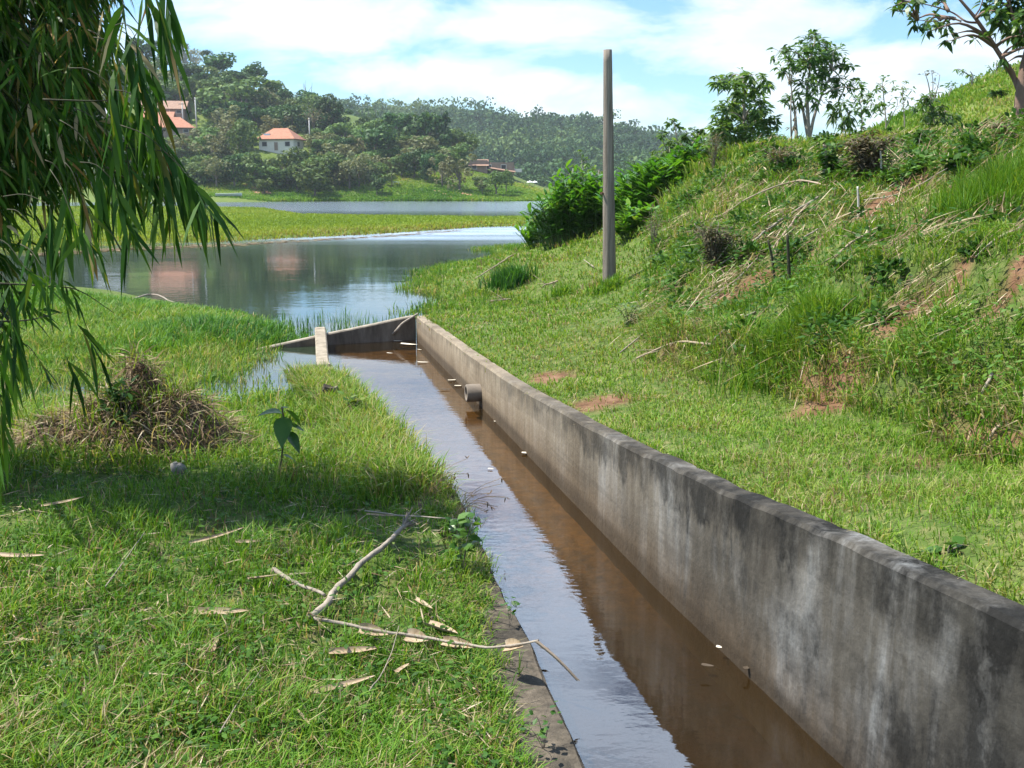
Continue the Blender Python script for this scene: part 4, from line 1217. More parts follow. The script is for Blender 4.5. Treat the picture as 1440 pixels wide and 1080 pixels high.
sprays = []
def spray(P, D, n, L, tint, spread=.55):
    """a leafy twig tip: n narrow leaves fanning out and hanging"""
    D = unit(np.asarray(D, float))
    k = np.arange(n)
    base = P[None] + D[None] * (k[:, None] / n) * L * .9
    base = base + np.array([0, 0, -1.0]) * ((k[:, None] / n) ** 2) * L * .35
    dv = D[None] * .8 + np.array([0, 0, -.62]) + rng.normal(0, spread, (n, 3)) * np.array([1, 1, .8])
    tw = rng.normal(0, .8, (n, 3)) + np.array([0, -.5, .6])
    sprays.append((base, unit(dv), tw, L * rng.uniform(.6, 1.15, n), L * rng.uniform(.085, .135, n), rng.uniform(.1, .6, n), np.clip(rng.normal(tint, .18, n) + (rng.uniform(0, 1, n) < .07) * .45, 0, 1)))


tw_mb = MB()
cnt = 0
while cnt < 1650:
    v = rng.uniform(-120, 620)
    u = rng.uniform(-330, 290)
    er = min(np.interp(v, EDGE_R[:, 0], EDGE_R[:, 1]), np.interp(v + 75, EDGE_R[:, 0], EDGE_R[:, 1])) - 35
    if u > er or (v > 300 and rng.uniform() < .55):
        continue
    if rng.uniform() < .62 * sstep(60, 200, u) and v < 330:
        continue
    y = rng.uniform(6.7, 7.8)
    P = at_y(u, v - 40, y)
    if P[2] < .75 and u > 40: continue
    D = np.array([rng.normal(.55, .5), rng.normal(-.25, .5), rng.normal(-.35, .3)])
    spray(P, D, int(rng.integers(7, 14)), rng.uniform(.16, .28), .54)
    q0 = P - unit(D) * rng.uniform(.15, .5) + rng.normal(0, .12, 3) + np.array([-.05, .1, .14])
    tw_mb.tube(bez(np.array([q0, (q0 + P) / 2 + [0, 0, .04], P + unit(D) * .15]), 6), [.0035, .003, .003, .0025, .002, .002, .0015][:len(bez(np.array([q0, (q0 + P) / 2, P]), 6))], 4)
    cnt += 1
# hand-placed sprays along the visible right edge
for (u, v, du, dv, y, n, L) in [(205, -6, 30, 60, 4.6, 9, .26), (222, 2, 22, 50, 4.4, 8, .24), (232, -30, 14, 60, 4.6, 8, .25), (178, 10, 10, 90, 4.5, 9, .26), (150, 18, 20, 60, 4.8, 9, .25), (195, 60, 14, 80, 4.4, 9, .28), (190, 95, 20, 90, 4.5, 10, .28), (165, 90, 16, 90, 4.6, 10, .27), (215, 95, 22, 80, 4.7, 8, .27), (160, 130, 12, 90, 4.4, 9, .27),
                               (210, 165, 30, 80, 4.4, 12, .28), (222, 185, 30, 70, 4.5, 12, .28), (235, 210, 40, 55, 4.4, 12, .28), (250, 235, 45, 45, 4.3, 12, .27), (262, 250, 50, 40, 4.35, 11, .25), (215, 225, 20, 80, 4.5, 11, .27), (195, 190, 10, 90, 4.6, 12, .27), (185, 230, 10, 80, 4.4, 10, .26), (232, 245, 18, 70, 4.5, 9, .24), (160, 205, 12, 100, 4.5, 10, .27), (165, 265, 20, 60, 4.3, 9, .24), (120, 285, 14, 60, 4.2, 9, .23), (100, 270, -4, 70, 4.3, 9, .24), (75, 300, 6, 60, 4.3, 8, .22), (140, 230, 6, 90, 4.4, 10, .26), (110, 320, 20, 20, 4.1, 6, .18), (50, 330, 5, 60, 4.3, 8, .22), (40, 385, 30, 20, 4.0, 6, .17), (70, 395, 25, 18, 4.0, 5, .15), (20, 410, 10, 50, 4.2, 8, .2), (10, 470, 14, 60, 4.3, 9, .22), (8, 520, 10, 50, 4.3, 8, .2), (4, 560, 8, 50, 4.3, 8, .22), (60, 515, 10, 15, 4.6, 4, .12),
                               (20, 455, 15, 50, 4.1, 8, .2), (-6, 600, 8, 40, 4.5, 9, .22)]:
    y *= 1.4; L *= 1.18; u -= 6; v -= 10
    P = at_y(u, v, y); Q = at_y(u + du, v + dv, y - .05)
    spray(P, Q - P, n + 3, L, .44, .42)
    q0 = P + np.array([-.2, .08, .13]) + rng.normal(0, .06, 3)
    cv = bez(np.array([q0, (q0 + P) / 2 + [0, 0, .04], P, P + (Q - P) * .4]), 9)
    tw_mb.tube(cv, np.linspace(.0035, .0015, len(cv)), 4)
for uv in ([(240, 235), (262, 290), (272, 325), (283, 352)], [(150, 235), (195, 262), (225, 270)], [(-10, 398), (60, 402), (110, 408), (160, 440)], [(-10, 452), (40, 450), (80, 440)], [(60, 140), (130, 142), (165, 140)], [(-5, 430), (20, 465), (24, 500)], [(150, 205), (185, 235), (200, 258)]):
    cv = bez(np.array([at_y(u, v, 6.2 + .1 * k) for k, (u, v) in enumerate(uv)]), 14)
    tw_mb.tube(cv, np.linspace(.007, .002, len(cv)), 5)
# the crown above and behind, out of the picture but shading the bank
for k in range(480):
    c = culm_tops[k % 12]
    i = int(rng.uniform(.35, 1) * (len(c) - 1))
    P = c[i] + rng.normal(0, .5, 3) + np.array([.25, -.1, -.1])
    pu = (P[0] / P[1]) * F + 720; 
    if P[2] < 2.2 + .18 * P[1] and pu > 120: continue
    sx_l, sy_l = P[0] + .62 * (P[2] - .3), P[1] - .11 * (P[2] - .3)
    if sx_l > K(sy_l) - .45 or (sy_l < 6.5 and rng.uniform() < .95) or (sy_l > 7.6 and sx_l > -4.0): continue
    spray(P, rng.normal(0, .5, 3) + np.array([.3, 0, -.2]), 9, rng.uniform(.2, .3), .35)
tw_mb.build('twig', plain('bamboo_twig', (.035, .035, .016), .8), bam, bb, smooth=True)
lm = MB()
B_, D_, T_, L_, W_, R_, A_ = [np.concatenate([s[i] for s in sprays]) for i in range(7)]
lm.leaves(B_, D_, T_, L_, W_, R_, A_, .28, .78)
lm.build('foliage', BAM_M, bam, bb)
# ------------------------------------------------------------------ trees, shrubs and stakes on the right bank
TREE_M = foliage('tree_leaf', [(0, (.016, .05, .013)), (.4, (.05, .12, .026)), (.75, (.11, .19, .05)), (1, (.14, .19, .07))], .48, .4, .25, .35, .12)
LIGHT_M = foliage('light_tree_leaf', [(0, (.03, .085, .02)), (.4, (.09, .175, .04)), (.75, (.155, .245, .07)), (1, (.2, .25, .09))], .5, .45, .25, .3, .12)
GINGER_M = foliage('ginger_leaf', [(0, (.02, .085, .010)), (.4, (.055, .175, .014)), (.75, (.11, .25, .02)), (1, (.2, .28, .04))], .4, .35, .2, .4, .1)
SHRUB_M = foliage('dry_shrub', [(0, (.035, .04, .02)), (.4, (.085, .075, .045)), (.75, (.17, .14, .085)), (1, (.09, .13, .04))], .2, .8, .25, .1, .1)
TBARK_M = plain('pale_bark', (.22, .19, .155), .9, .35, 6.0, (25.0, .5, .01))


def ctree(name, label, base, y, trunks, clusters, leaf, mat, nl=1.0, group=None, r0=.06, cat='tree', droop=.3, w=.36, depth=.6, tint=.45, bark=None, up=.05, radii=None):
    """a tree: trunk polylines and leaf clusters (u, v, r) given as photo pixels at distance y; clusters keep their own depth"""
    t = thing(name, label, cat, base, group)
    tm, lm = MB(), MB()
    S = y / F
    tr = []
    for k, uv in enumerate(trunks):
        pts = [base - [0, 0, .15]] if k == 0 else []
        pts += [at_y(u, v, y + (rng.uniform(-.2, .2) if j else 0)) for j, (u, v) in enumerate(uv)]
        c = bez(np.array(pts), 16)
        rk = r0 * (1 if k == 0 else .65) if radii is None else radii[k]
        rr = np.linspace(rk, min(rk, r0) * (.25 if radii is None else .3), len(c))
        tm.tube(c, rr, 9, jit=.06); tr.append(c)
    allp = np.vstack(tr)
    for (u, v, r) in clusters:
        R = r * S
        C = at_y(u, v, y + rng.uniform(-depth, depth))
        # limb from the nearest lower trunk point
        cand = allp[allp[:, 2] < C[2] + .05]
        cand = cand if len(cand) else allp
        b = cand[np.argmin(np.linalg.norm(cand - C, axis=1) + .4 * np.abs(C[2] - R - cand[:, 2]))]
        c = bez(np.array([b, b * .5 + C * .5 + np.array([0, 0, .12 * np.linalg.norm(C - b)]), C]), 8)
        tm.tube(c, np.linspace(min(.03, max(.010, r0 * .3)), .005, len(c)), 6)
        n = max(8, int(nl * 62 * (r / 12.0) ** 2))
        m = max(3, n // 7)
        tips = C + unit(rng.normal(0, 1, (m, 3))) * R * rng.uniform(.25, 1, (m, 1)) ** .6 * np.array([1, 1, .8])
        for q in tips[: min(m, 5)]:
            tm.tube(np.array([C + (q - C) * .05, (q + C) / 2 + [0, 0, R * .06], q]), [.006, .004, .002], 4)
        ti = rng.integers(0, m, n)
        P = tips[ti] + rng.normal(0, .12, (n, 3)) * R
        a = rng.uniform(0, 2 * PI, n)
        D = unit(P - C) * .6 + np.stack([np.cos(a), np.sin(a), rng.normal(up - .25, .35, n)], 1)
        lm.leaves(P, D, np.stack([rng.normal(0, .5, n), rng.normal(0, .5, n), np.ones(n)], 1), leaf * rng.uniform(.6, 1.2, n), leaf * w * rng.uniform(.7, 1.2, n), droop, np.clip(rng.normal(tint, .17, n), 0, 1), .36, .75)
    tm.build('trunk', bark or TBARK_M, t, base, smooth=True)
    lm.build('crown', mat, t, base)
    return t


def on(u, v, y=None):
    if y is None:
        return G(u, v)
    p = at_y(u, v, y); return np.array([p[0], p[1], float(height(p[0:1], p[1:2])[0])])


y = 30.0
ctree('tree', 'tall forked tree with a wide spreading dark crown on the crest of the right bank', on(1137, 218, y), y,
      [[(1137, 200), (1136, 160), (1135, 125), (1140, 90)], [(1138, 196), (1146, 160), (1158, 128), (1170, 100)], [(1136, 190), (1128, 150), (1122, 130)], [(1120, 195), (1118, 160), (1112, 120)]],
      [(1095, 72, 13), (1105, 85, 12), (1098, 95, 11), (1125, 68, 14), (1122, 85, 14), (1140, 58, 14), (1158, 60, 15), (1150, 75, 17), (1172, 72, 14), (1180, 88, 13), (1160, 95, 18), (1140, 98, 17), (1115, 100, 12), (1190, 95, 11), (1200, 118, 12), (1185, 112, 14), (1170, 120, 12), (1150, 115, 16), (1132, 118, 14), (1128, 140, 14), (1145, 138, 13), (1110, 142, 12), (1158, 145, 8), (1180, 130, 9), (1208, 125, 8), (1165, 82, 14), (1137, 80, 15), (1148, 50, 10)], .24, TREE_M, .85, r0=.085, w=.30, tint=.42, depth=1.1)
ctree('dead_sapling', 'bare leafless sapling hung with dry vines left of the tall forked tree', on(1113, 225, 27), 27, [[(1113, 200), (1112, 160), (1113, 125), (1112, 95)], [(1113, 190), (1118, 170), (1121, 150)]], [(1112, 112, 4), (1117, 165, 5), (1114, 180, 5)], .12, SHRUB_M, .8, r0=.03, tint=.4)
y = 26.0
ctree('tree', 'dense pale green tree broad at the base on the crest left of the forked tree', on(1048, 232, y), y,
      [[(1048, 210), (1047, 170), (1046, 130), (1045, 110)]],
      [(1012, 112, 10), (1025, 110, 11), (1040, 106, 11), (1058, 105, 10), (1072, 110, 9), (1078, 118, 7), (1030, 125, 14), (1048, 128, 14), (1066, 126, 9), (1022, 142, 13), (1040, 145, 16), (1060, 148, 15), (1075, 150, 10), (1018, 160, 15), (1036, 165, 17), (1056, 168, 17), (1075, 168, 14), (1088, 172, 10), (1012, 180, 16), (1032, 186, 18), (1054, 190, 18), (1076, 190, 16), (1094, 192, 12), (1102, 198, 10), (1008, 200, 15), (1030, 206, 17), (1085, 208, 14), (1060, 210, 16)], .22, LIGHT_M, 1.2, r0=.07, w=.36, tint=.42, depth=1.0)
y = 28.0
ctree('shrub_tree', 'tall leafy shrub with loose upright twigs at the left end of the bank crest', on(955, 245, y), y,
      [[(955, 220), (952, 195), (948, 172)], [(958, 225), (975, 200), (985, 185)], [(950, 228), (935, 205), (930, 190)]],
      [(945, 172, 8), (952, 182, 9), (935, 192, 9), (966, 186, 10), (985, 182, 9), (940, 205, 13), (958, 202, 14), (978, 200, 13), (992, 192, 10), (928, 215, 11), (950, 220, 16), (972, 220, 16), (992, 214, 14), (1002, 205, 10), (938, 235, 13), (962, 238, 15), (985, 236, 14), (1002, 228, 12)], .19, LIGHT_M, 1.0, r0=.04, w=.4, tint=.4, depth=1.0, cat='shrub')
y = 34.0
ctree('shrub_tree', 'slender pale shrub rising behind the wooden pole by the lake', on(822, 300, y), y,
      [[(822, 280), (820, 250), (818, 225)], [(824, 275), (840, 250), (846, 240)], [(820, 278), (806, 250), (800, 235)]],
      [(815, 216, 6), (822, 226, 8), (808, 238, 8), (832, 234, 8), (843, 240, 8), (800, 246, 8), (818, 248, 12), (836, 254, 11), (850, 258, 9), (806, 262, 12), (826, 268, 13), (845, 272, 12), (798, 275, 9), (812, 282, 12)], .18, LIGHT_M, .75, r0=.03, w=.45, tint=.5, depth=.9, cat='shrub')
y = 32.0
ctree('slender_tree', 'thin young tree with drooping dark leaf tufts just right of the forked tree', on(1190, 222, y), y, [[(1190, 200), (1186, 170), (1180, 150)]], [(1175, 150, 10), (1185, 145, 10), (1170, 158, 8), (1192, 158, 10), (1182, 168, 9), (1196, 172, 6), (1186, 184, 6)], .3, TREE_M, .9, r0=.035, w=.26, tint=.45, droop=.5)
y = 36.0
ctree('slender_tree', 'small tree with a flat tufted crown between the thin young tree and the hillside', on(1212, 214, y), y, [[(1212, 195), (1212, 165), (1210, 145)]], [(1200, 140, 8), (1212, 134, 9), (1225, 138, 10), (1236, 146, 9), (1222, 150, 9), (1208, 152, 8), (1214, 168, 7), (1210, 180, 6)], .26, TREE_M, .9, r0=.035, w=.3, tint=.5)
y = 42.0
ctree('slender_tree', 'airy tree with tiers of sparse leaves where the pasture meets the sky', on(1246, 190, y), y, [[(1246, 175), (1243, 140), (1240, 112)], [(1246, 178), (1256, 160), (1262, 148)]], [(1232, 116, 7), (1245, 110, 7), (1252, 116, 6), (1228, 126, 8), (1242, 124, 7), (1258, 128, 8), (1235, 140, 7), (1262, 140, 7), (1250, 150, 8), (1240, 160, 8), (1252, 164, 7)], .26, TREE_M, .6, r0=.04, w=.3, tint=.6)
ctree('slender_tree', 'second airy tree with thin layered branches right of the first on the skyline', on(1272, 182, 43), 43, [[(1272, 170), (1270, 145), (1269, 120)]], [(1262, 122, 6), (1274, 118, 6), (1282, 126, 6), (1266, 134, 7), (1280, 138, 7), (1272, 148, 7), (1286, 150, 6), (1262, 150, 5)], .24, TREE_M, .6, r0=.035, w=.3, tint=.6)
y = 21.0
ctree('young_tree', 'small fine-leaved tree with two thin stems standing on the green pasture slope', on(1318, 214, y), y, [[(1317, 195), (1314, 172), (1308, 150)], [(1318, 200), (1324, 180), (1332, 165)]], [(1298, 140, 9), (1310, 138, 11), (1302, 150, 12), (1318, 150, 11), (1330, 156, 11), (1338, 162, 9), (1308, 162, 12), (1322, 164, 11), (1298, 160, 8), (1304, 174, 8), (1334, 170, 7)], .15, TREE_M, 1.0, r0=.03, w=.3, tint=.5, depth=.5, droop=.4)
ctree('bare_tree', 'almost leafless grey tree against the sky above the young pasture tree', on(1310, 165, 50), 50, [[(1310, 150), (1306, 120), (1300, 100)], [(1309, 150), (1318, 125), (1322, 105)], [(1309, 155), (1312, 120), (1310, 98)]], [(1300, 106, 6), (1310, 100, 5), (1320, 104, 6), (1314, 118, 7), (1318, 130, 8), (1310, 138, 6)], .2, SHRUB_M, .4, r0=.05, tint=.7)
ctree('hilltop_bush', 'small wind-bent bush on the skyline of the pasture', on(1335, 142, 52), 52, [[(1335, 132), (1340, 122)]], [(1330, 124, 5), (1338, 120, 6), (1344, 118, 4)], .25, TREE_M, .9, r0=.04)
ctree('hilltop_tree', 'little flat-topped tree on the pasture skyline by the long bough', on(1367, 115, 54), 54, [[(1367, 106), (1364, 100)], [(1366, 108), (1352, 99), (1346, 97)]], [(1352, 99, 4), (1360, 103, 6), (1368, 105, 6), (1374, 109, 4), (1346, 97, 3)], .25, LIGHT_M, .9, r0=.05)
ctree('hilltop_tree', 'small grey-green tree on the pasture skyline nearest the big trunk', on(1402, 108, 54), 54, [[(1402, 98), (1401, 88)]], [(1392, 94, 6), (1400, 90, 6), (1408, 92, 6), (1412, 88, 5), (1396, 100, 5)], .25, TREE_M, .7, r0=.05, tint=.6)
# the big tree at the right edge with its long bough over the slope
y = 16.0
tb = on(1437, 205, y)
ctree('tree', 'tree at the right edge with a long bough reaching left over the pasture', tb, y,
      [[(1434, 170), (1436, 130), (1440, 95), (1452, 40), (1470, -60)], [(1434, 128), (1424, 105), (1408, 80), (1390, 52), (1372, 26), (1354, 4), (1335, -18)], [(1375, 32), (1358, 30), (1340, 18), (1310, 8), (1270, 0)], [(1370, 24), (1378, 12), (1384, -6)], [(1352, 30), (1335, 25), (1315, 30), (1290, 28)], [(1440, 60), (1425, 25), (1418, -5)]],
      [(1255, 10, 7), (1262, 16, 5), (1275, 5, 7), (1283, 30, 6), (1292, 22, 6), (1300, 33, 6), (1312, 24, 6), (1305, 45, 5), (1325, 33, 8), (1330, 40, 5), (1340, 48, 6), (1334, 58, 5), (1380, 52, 4), (1285, 0, 8), (1265, -6, 8), (1320, 4, 7), (1370, 55, 3), (1412, 82, 3), (1416, 88, 3),
       (1388, 8, 10), (1400, 15, 13), (1415, 8, 15), (1430, 15, 16), (1410, 30, 12), (1428, 38, 13), (1438, 50, 10), (1420, 45, 8), (1398, 48, 5), (1430, 62, 6), (1445, 25, 18), (1400, -10, 16), (1425, -15, 18), (1450, -5, 20), (1460, 40, 16), (1350, -20, 10), (1320, -25, 10), (1290, -20, 8), (1480, 20, 22), (1510, 0, 22), (1500, 50, 18), (1530, 35, 18), (1470, -40, 20), (1520, -40, 20), (1470, 70, 12)], .15, TREE_M, .75, r0=.10, w=.42, tint=.42, depth=.7, droop=.45, radii=[.115, .05, .018, .016, .014, .035], bark=plain('brown_bark', (.16, .105, .08), .9, .4, 7.0, (25.0, .6, .01)))

# ginger-like clumps
GIN = [(800, 352, 105, 95, 190, 27, 'big dark clump of long-leaved ginger plants left of the wooden pole at the lake edge'), (765, 340, 42, 60, 60, 29, 'low outlying clump of ginger leaves overhanging the lake at the far left of the bank'), (845, 345, 80, 80, 140, 26.5, 'glossy clump of ginger plants directly behind the wooden pole'), (900, 330, 75, 90, 140, 25, 'bright green clump of ginger plants just right of the wooden pole'),
       (930, 290, 62, 80, 110, 27, 'tall upright clump of ginger plants behind the bright one'), (962, 282, 55, 64, 100, 25.5, 'separate round clump of ginger plants at the right end of the row'), (893, 322, 36, 44, 40, 22, 'small yellow-green clump of ginger leaves at the foot of the bright clump')]
for (u, v, hpx, wpx, ns, y, lab) in GIN:
    b = on(u, v, y); S = y / F; t = thing('ginger_clump', lab, 'plant clump', b, 'ginger clumps on the bank')
    bz = at_y(u, v, y)[2]; H_ = hpx * S + max(0, bz - b[2]); R_ = wpx * S / 2
    sm, lm = MB(), MB()
    for k in range(ns):
        a = rng.uniform(0, 2 * PI); r = R_ * math.sqrt(rng.uniform(0, 1))
        p = b + np.array([math.cos(a) * r * .75, math.sin(a) * r * .7, 0]); p[2] = float(height(p[0:1], p[1:2])[0]) - .05
        hh = H_ * rng.uniform(.6, 1.0) * (1 - .45 * (r / R_) ** 2)
        tip = p + np.array([math.cos(a) * r * .45 + rng.normal(0, .1), math.sin(a) * r * .45, hh])
        c = bez(np.array([p, (p + tip) / 2 + [0, 0, .1 * hh], tip]), 8)
        sm.tube(c, np.linspace(.012, .006, len(c)), 4)
        n = 9; f = np.linspace(.25, 1, n) * (len(c) - 1); lo = np.minimum(f.astype(int), len(c) - 2)
        P = c[lo] + (c[lo + 1] - c[lo]) * (f - lo)[:, None]
        side = rng.uniform(0, PI); sg = np.where(np.arange(n) % 2, 1, -1)
        D = np.stack([np.cos(side) * sg, np.sin(side) * sg, np.full(n, .75)], 1) + rng.normal(0, .2, (n, 3))
        lm.leaves(P, D, np.array([0, 0, 1.0]) - .3 * D, rng.uniform(.34, .6, n), rng.uniform(.075, .115, n), .3, np.clip(rng.normal(.50 + (.2 if 'yellow' in lab else 0), .17, n), 0, 1), .32, .8)
    sm.build('stem', plain('ginger_stem', (.05, .10, .02), .6), t, b)
    lm.build('foliage', GINGER_M, t, b)

# dry shrubs on the slope
bushy('dry_shrub', 'round dark dried bush half way up the grassy bank', 1003, 378, 66, 74, 900, .11, .02, .35, cat='shrub', mat=SHRUB_M, stems=26, up=.1, rs=.008)
bushy('dry_shrub', 'large matted grey-brown shrub below the forked tree on top of the bank', 1218, 254, 62, 84, 1100, .13, .03, .5, cat='shrub', mat=SHRUB_M, stems=30, up=.1, rs=.008)
bushy('dry_shrub', 'brownish thorny bush at the foot of the pale green tree', 1095, 240, 34, 60, 300, .13, .03, .55, cat='shrub', mat=SHRUB_M, stems=14, up=.2)
bushy('dry_shrub', 'tuft of dry yellow-brown stems left of the pale green tree', 1003, 246, 60, 36, 260, .16, .02, .7, cat='shrub', mat=SHRUB_M, stems=20, up=.8)
bushy('dry_shrub', 'pale dead bush beside the big trunk at the right edge', 1412, 206, 34, 40, 260, .12, .02, .75, cat='shrub', mat=SHRUB_M, stems=18, up=.4)
bushy('dry_shrub', 'sparse dry weeds standing right of the wooden pole', 918, 352, 56, 34, 120, .12, .02, .75, cat='shrub', mat=SHRUB_M, stems=14, up=.6)
bushy('leafy_shrub', 'low dark green shrub at the foot of the young pasture tree', 1296, 214, 28, 46, 160, .12, .06, .2, cat='shrub', stems=9)
bushy('leafy_shrub', 'dark leafy shrub below the long bough on the upper bank', 1345, 250, 26, 64, 200, .12, .05, .25, cat='shrub', stems=10)
bushy('leafy_shrub', 'vine-wrapped green bush under the papaya-like plant', 1165, 262, 60, 34, 240, .12, .06, .35, cat='shrub', stems=9, up=.1)
bushy('leafy_shrub', 'small scrubby bush half way up the sunlit pasture', 1402, 138, 9, 24, 90, .3, .12, .3, cat='shrub', stems=8)
bushy('leafy_shrub', 'weedy bush on the lane side of the wooden pole', 885, 455, 34, 60, 120, .09, .03, .6, cat='shrub', stems=8, mat=LIGHT_M)
# papaya-like plant: straight stem, whorl of big leaves
pb_ = on(1161, 250, 15.0); t = thing('young_papaya', 'straight-stemmed plant with a whorl of big leaves in front of the forked tree', 'plant', pb_)
ptop = at_y(1160, 202, 15.0)
MB().tube(bez(np.array([pb_ - [0, 0, .1], (pb_ + ptop) / 2, ptop]), 8), .03, 7).build('stem', TBARK_M, t, pb_, smooth=True)
lm = MB(); n = 60; a = rng.uniform(0, 2 * PI, n); zz = rng.uniform(-.28, .1, n)
lm.leaves(ptop + np.stack([np.cos(a) * .04, np.sin(a) * .04, zz], 1), np.stack([np.cos(a), np.sin(a), rng.normal(.5, .4, n)], 1), np.array([0, 0, 1.0]), rng.uniform(.14, .26, n), rng.uniform(.06, .10, n), .5, rng.uniform(.3, .9, n), .4)
lm.build('leaf', LEAF_M, t, pb_)
# tall grass tussocks
for (u, v, hpx, wpx, n, m, lab, tn) in [(1122, 478, 52, 120, 700, GRASS_M, 'thick bright green grass tussock above the bare red cut', .48), (717, 402, 30, 44, 200, LUSH_M, 'dark rushy grass tussock on the lakeside slope', .3), (790, 418, 18, 22, 80, GRASS_M, 'small grass tussock left of the pole foot', .45), (1395, 300, 70, 130, 700, GRASS_M, 'tall lush grass tussock high on the bank at the right', .42), (857, 408, 20, 34, 90, GRASS_M, 'ragged grass tuft around the foot of the wooden pole', .45)]:
    if not n: continue
    b = G(u, v); S = b[1] / F; mb = MB()
    P = b + np.stack([rng.normal(0, wpx * S * .3, n), rng.normal(0, wpx * S * .25, n), np.zeros(n)], 1); P[:, 2] = height(P[:, 0], P[:, 1]) - .02
    tuft(mb, P, hpx * S, .0011 * b[1], .05, 5, tn, (.1, .7))
    tag(mb.build('grass_tussock', m, loc=b), lab, 'grass tussock')
# stakes and fallen canes
for (uv, r, lab, m) in [([(1091, 394), (1086, 365), (1080, 338)], .022, 'dark leaning stake, left of the pair on the bank', 'd'), ([(1111, 400), (1109, 370), (1107, 330)], .026, 'dark upright stake, right of the pair on the bank', 'd'), ([(1208, 305), (1207, 285), (1206, 262)], .02, 'white bare stake standing below the matted shrub', 'p'), ([(1240, 248), (1239, 230), (1238, 212)], .02, 'pale stick standing at the edge of the matted shrub', 'p')]:
    b = G(*uv[0]); c = bez(np.array([b - [0, 0, .1]] + [at_y(u, v, b[1]) for u, v in uv[1:]]), 10)
    tag(MB().tube(c, np.linspace(r, r * .7, len(c)) * .75, 7, jit=.1).build('stake', plain('dark_stake', (.035, .035, .02), .9) if m == 'd' else plain('white_stake', (.45, .43, .38), .8), loc=b, smooth=True), lab, 'stake')
CAN = [([(1176, 272), (1120, 270, .1), (1060, 292, .12), (1000, 322, .1), (930, 330)], .02, 'long arched dead cane crossing the upper bank to the round dried bush', 1), ([(1150, 285), (1090, 330, .05), (1050, 355), (1010, 380)], .022, 'pale fallen cane running down behind the two dark stakes', 0), ([(1140, 290), (1100, 345, .05), (1086, 360)], .02, 'short grey cane lying beside the pale fallen cane', 1), ([(1150, 330), (1115, 352), (1085, 372)], .016, 'thin whitish cane lying under the dark stakes', 0),
       ([(1066, 372), (1030, 405), (995, 430)], .014, 'pale cane lying on the bank below the dark stakes', 0), ([(1060, 448), (1020, 480, .04), (985, 508)], .018, 'bleached cane sloping down the middle of the bank', 0), ([(950, 445), (915, 470), (872, 505)], .016, 'long pale cane at the foot of the bank near the lane', 0), ([(1005, 495), (950, 500, .06), (893, 520, .05)], .018, 'dead branch with fine twigs reaching onto the lane', 1), ([(1050, 455), (1040, 475), (1028, 500)], .014, 'short straight pale stick above the lane', 0),
       ([(1440, 330), (1400, 350), (1370, 375)], .014, 'thin pale cane on the bare soil at the right edge', 0), ([(1395, 545), (1375, 570), (1358, 585)], .014, 'short pale stick lying on the bank above the cut at the right', 0), ([(1410, 610), (1390, 632), (1378, 648)], .014, 'short grey stick leaning out of the cut at the foot of the bank', 1), ([(1330, 290), (1370, 285, .1), (1420, 282)], .012, 'thin white cane lying across the green upper bank', 0), ([(1240, 330), (1200, 355, .03), (1165, 380)], .02, 'brown bundle of dead stalks on the bare red soil', 1),
       ([(725, 360), (700, 378, .05), (668, 398, .03)], .03, 'grey driftwood branch on the lakeside slope', 1), ([(785, 400), (765, 408, .03)], .03, 'short dark driftwood piece between the pole and the tussock', 1), ([(720, 425), (690, 430, .03)], .025, 'weathered driftwood stick lying near the far wall end', 1), ([(835, 380), (820, 373, .05)], .018, 'curved white stick lying left of the pole', 0), ([(190, 424), (215, 420, .03), (245, 430, .0)], .03, 'curved pale branch lying at the water edge of the left bank', 0), ([(1215, 290), (1270, 288, .06), (1330, 262, .1)], .011, 'thin arching white cane right of the white stake', 0)]
for (uv, r, lab, m) in CAN:
    t, c, loc = stick('fallen_cane', lab, uv, r * .72, TWIG_M if m else PALE_TWIG_M, .07, cat='cane', group='dead canes fallen on the banks', knots=False, twigs=9 if m and r >= .018 else 0)
# ------------------------------------------------------------------ the far shore
FA_M = foliage('far_dark_leaf', [(0, (.014, .048, .013)), (.5, (.036, .092, .022)), (1, (.085, .15, .035))], .25, .6, .2, .2, .5)
FB_M = foliage('far_green_leaf', [(0, (.04, .085, .02)), (.5, (.085, .15, .034)), (1, (.15, .215, .055))], .3, .6, .2, .2, .5)
FC_M = foliage('far_olive_leaf', [(0, (.08, .095, .042)), (.5, (.14, .155, .07)), (1, (.22, .21, .11))], .25, .7, .2, .15, .4)
FBARK_M = plain('far_bark', (.13, .11, .09), .95)


def lump_crown(mb, c, rx, rz, n, size, nlobes, tintb=.5, flat=0.0, tv=.2):
    lobes = c + rng.normal(0, 1, (nlobes, 3)) * np.array([rx * .5, rx * .5, rz * .42])
    lr = rng.uniform(.32, .58, nlobes)
    li = rng.integers(0, nlobes, n)
    d = unit(rng.normal(0, 1, (n, 3)) + np.array([0, 0, .35]))
    P = lobes[li] + d * (lr[li] * rng.uniform(.72, 1.08, n))[:, None] * np.array([rx, rx, rz * (1 - flat)])
    a = unit(np.cross(d, rng.normal(0, 1, (n, 3))) + .35 * rng.normal(0, 1, (n, 3)))
    s = size * rng.uniform(.6, 1.3, n)
    mb.leaves(P - a * s[:, None] * .5, a, d + .5 * rng.normal(0, 1, (n, 3)), s, s * .75, .15, np.clip(rng.normal(tintb, tv, n), 0, 1), .35, .8)


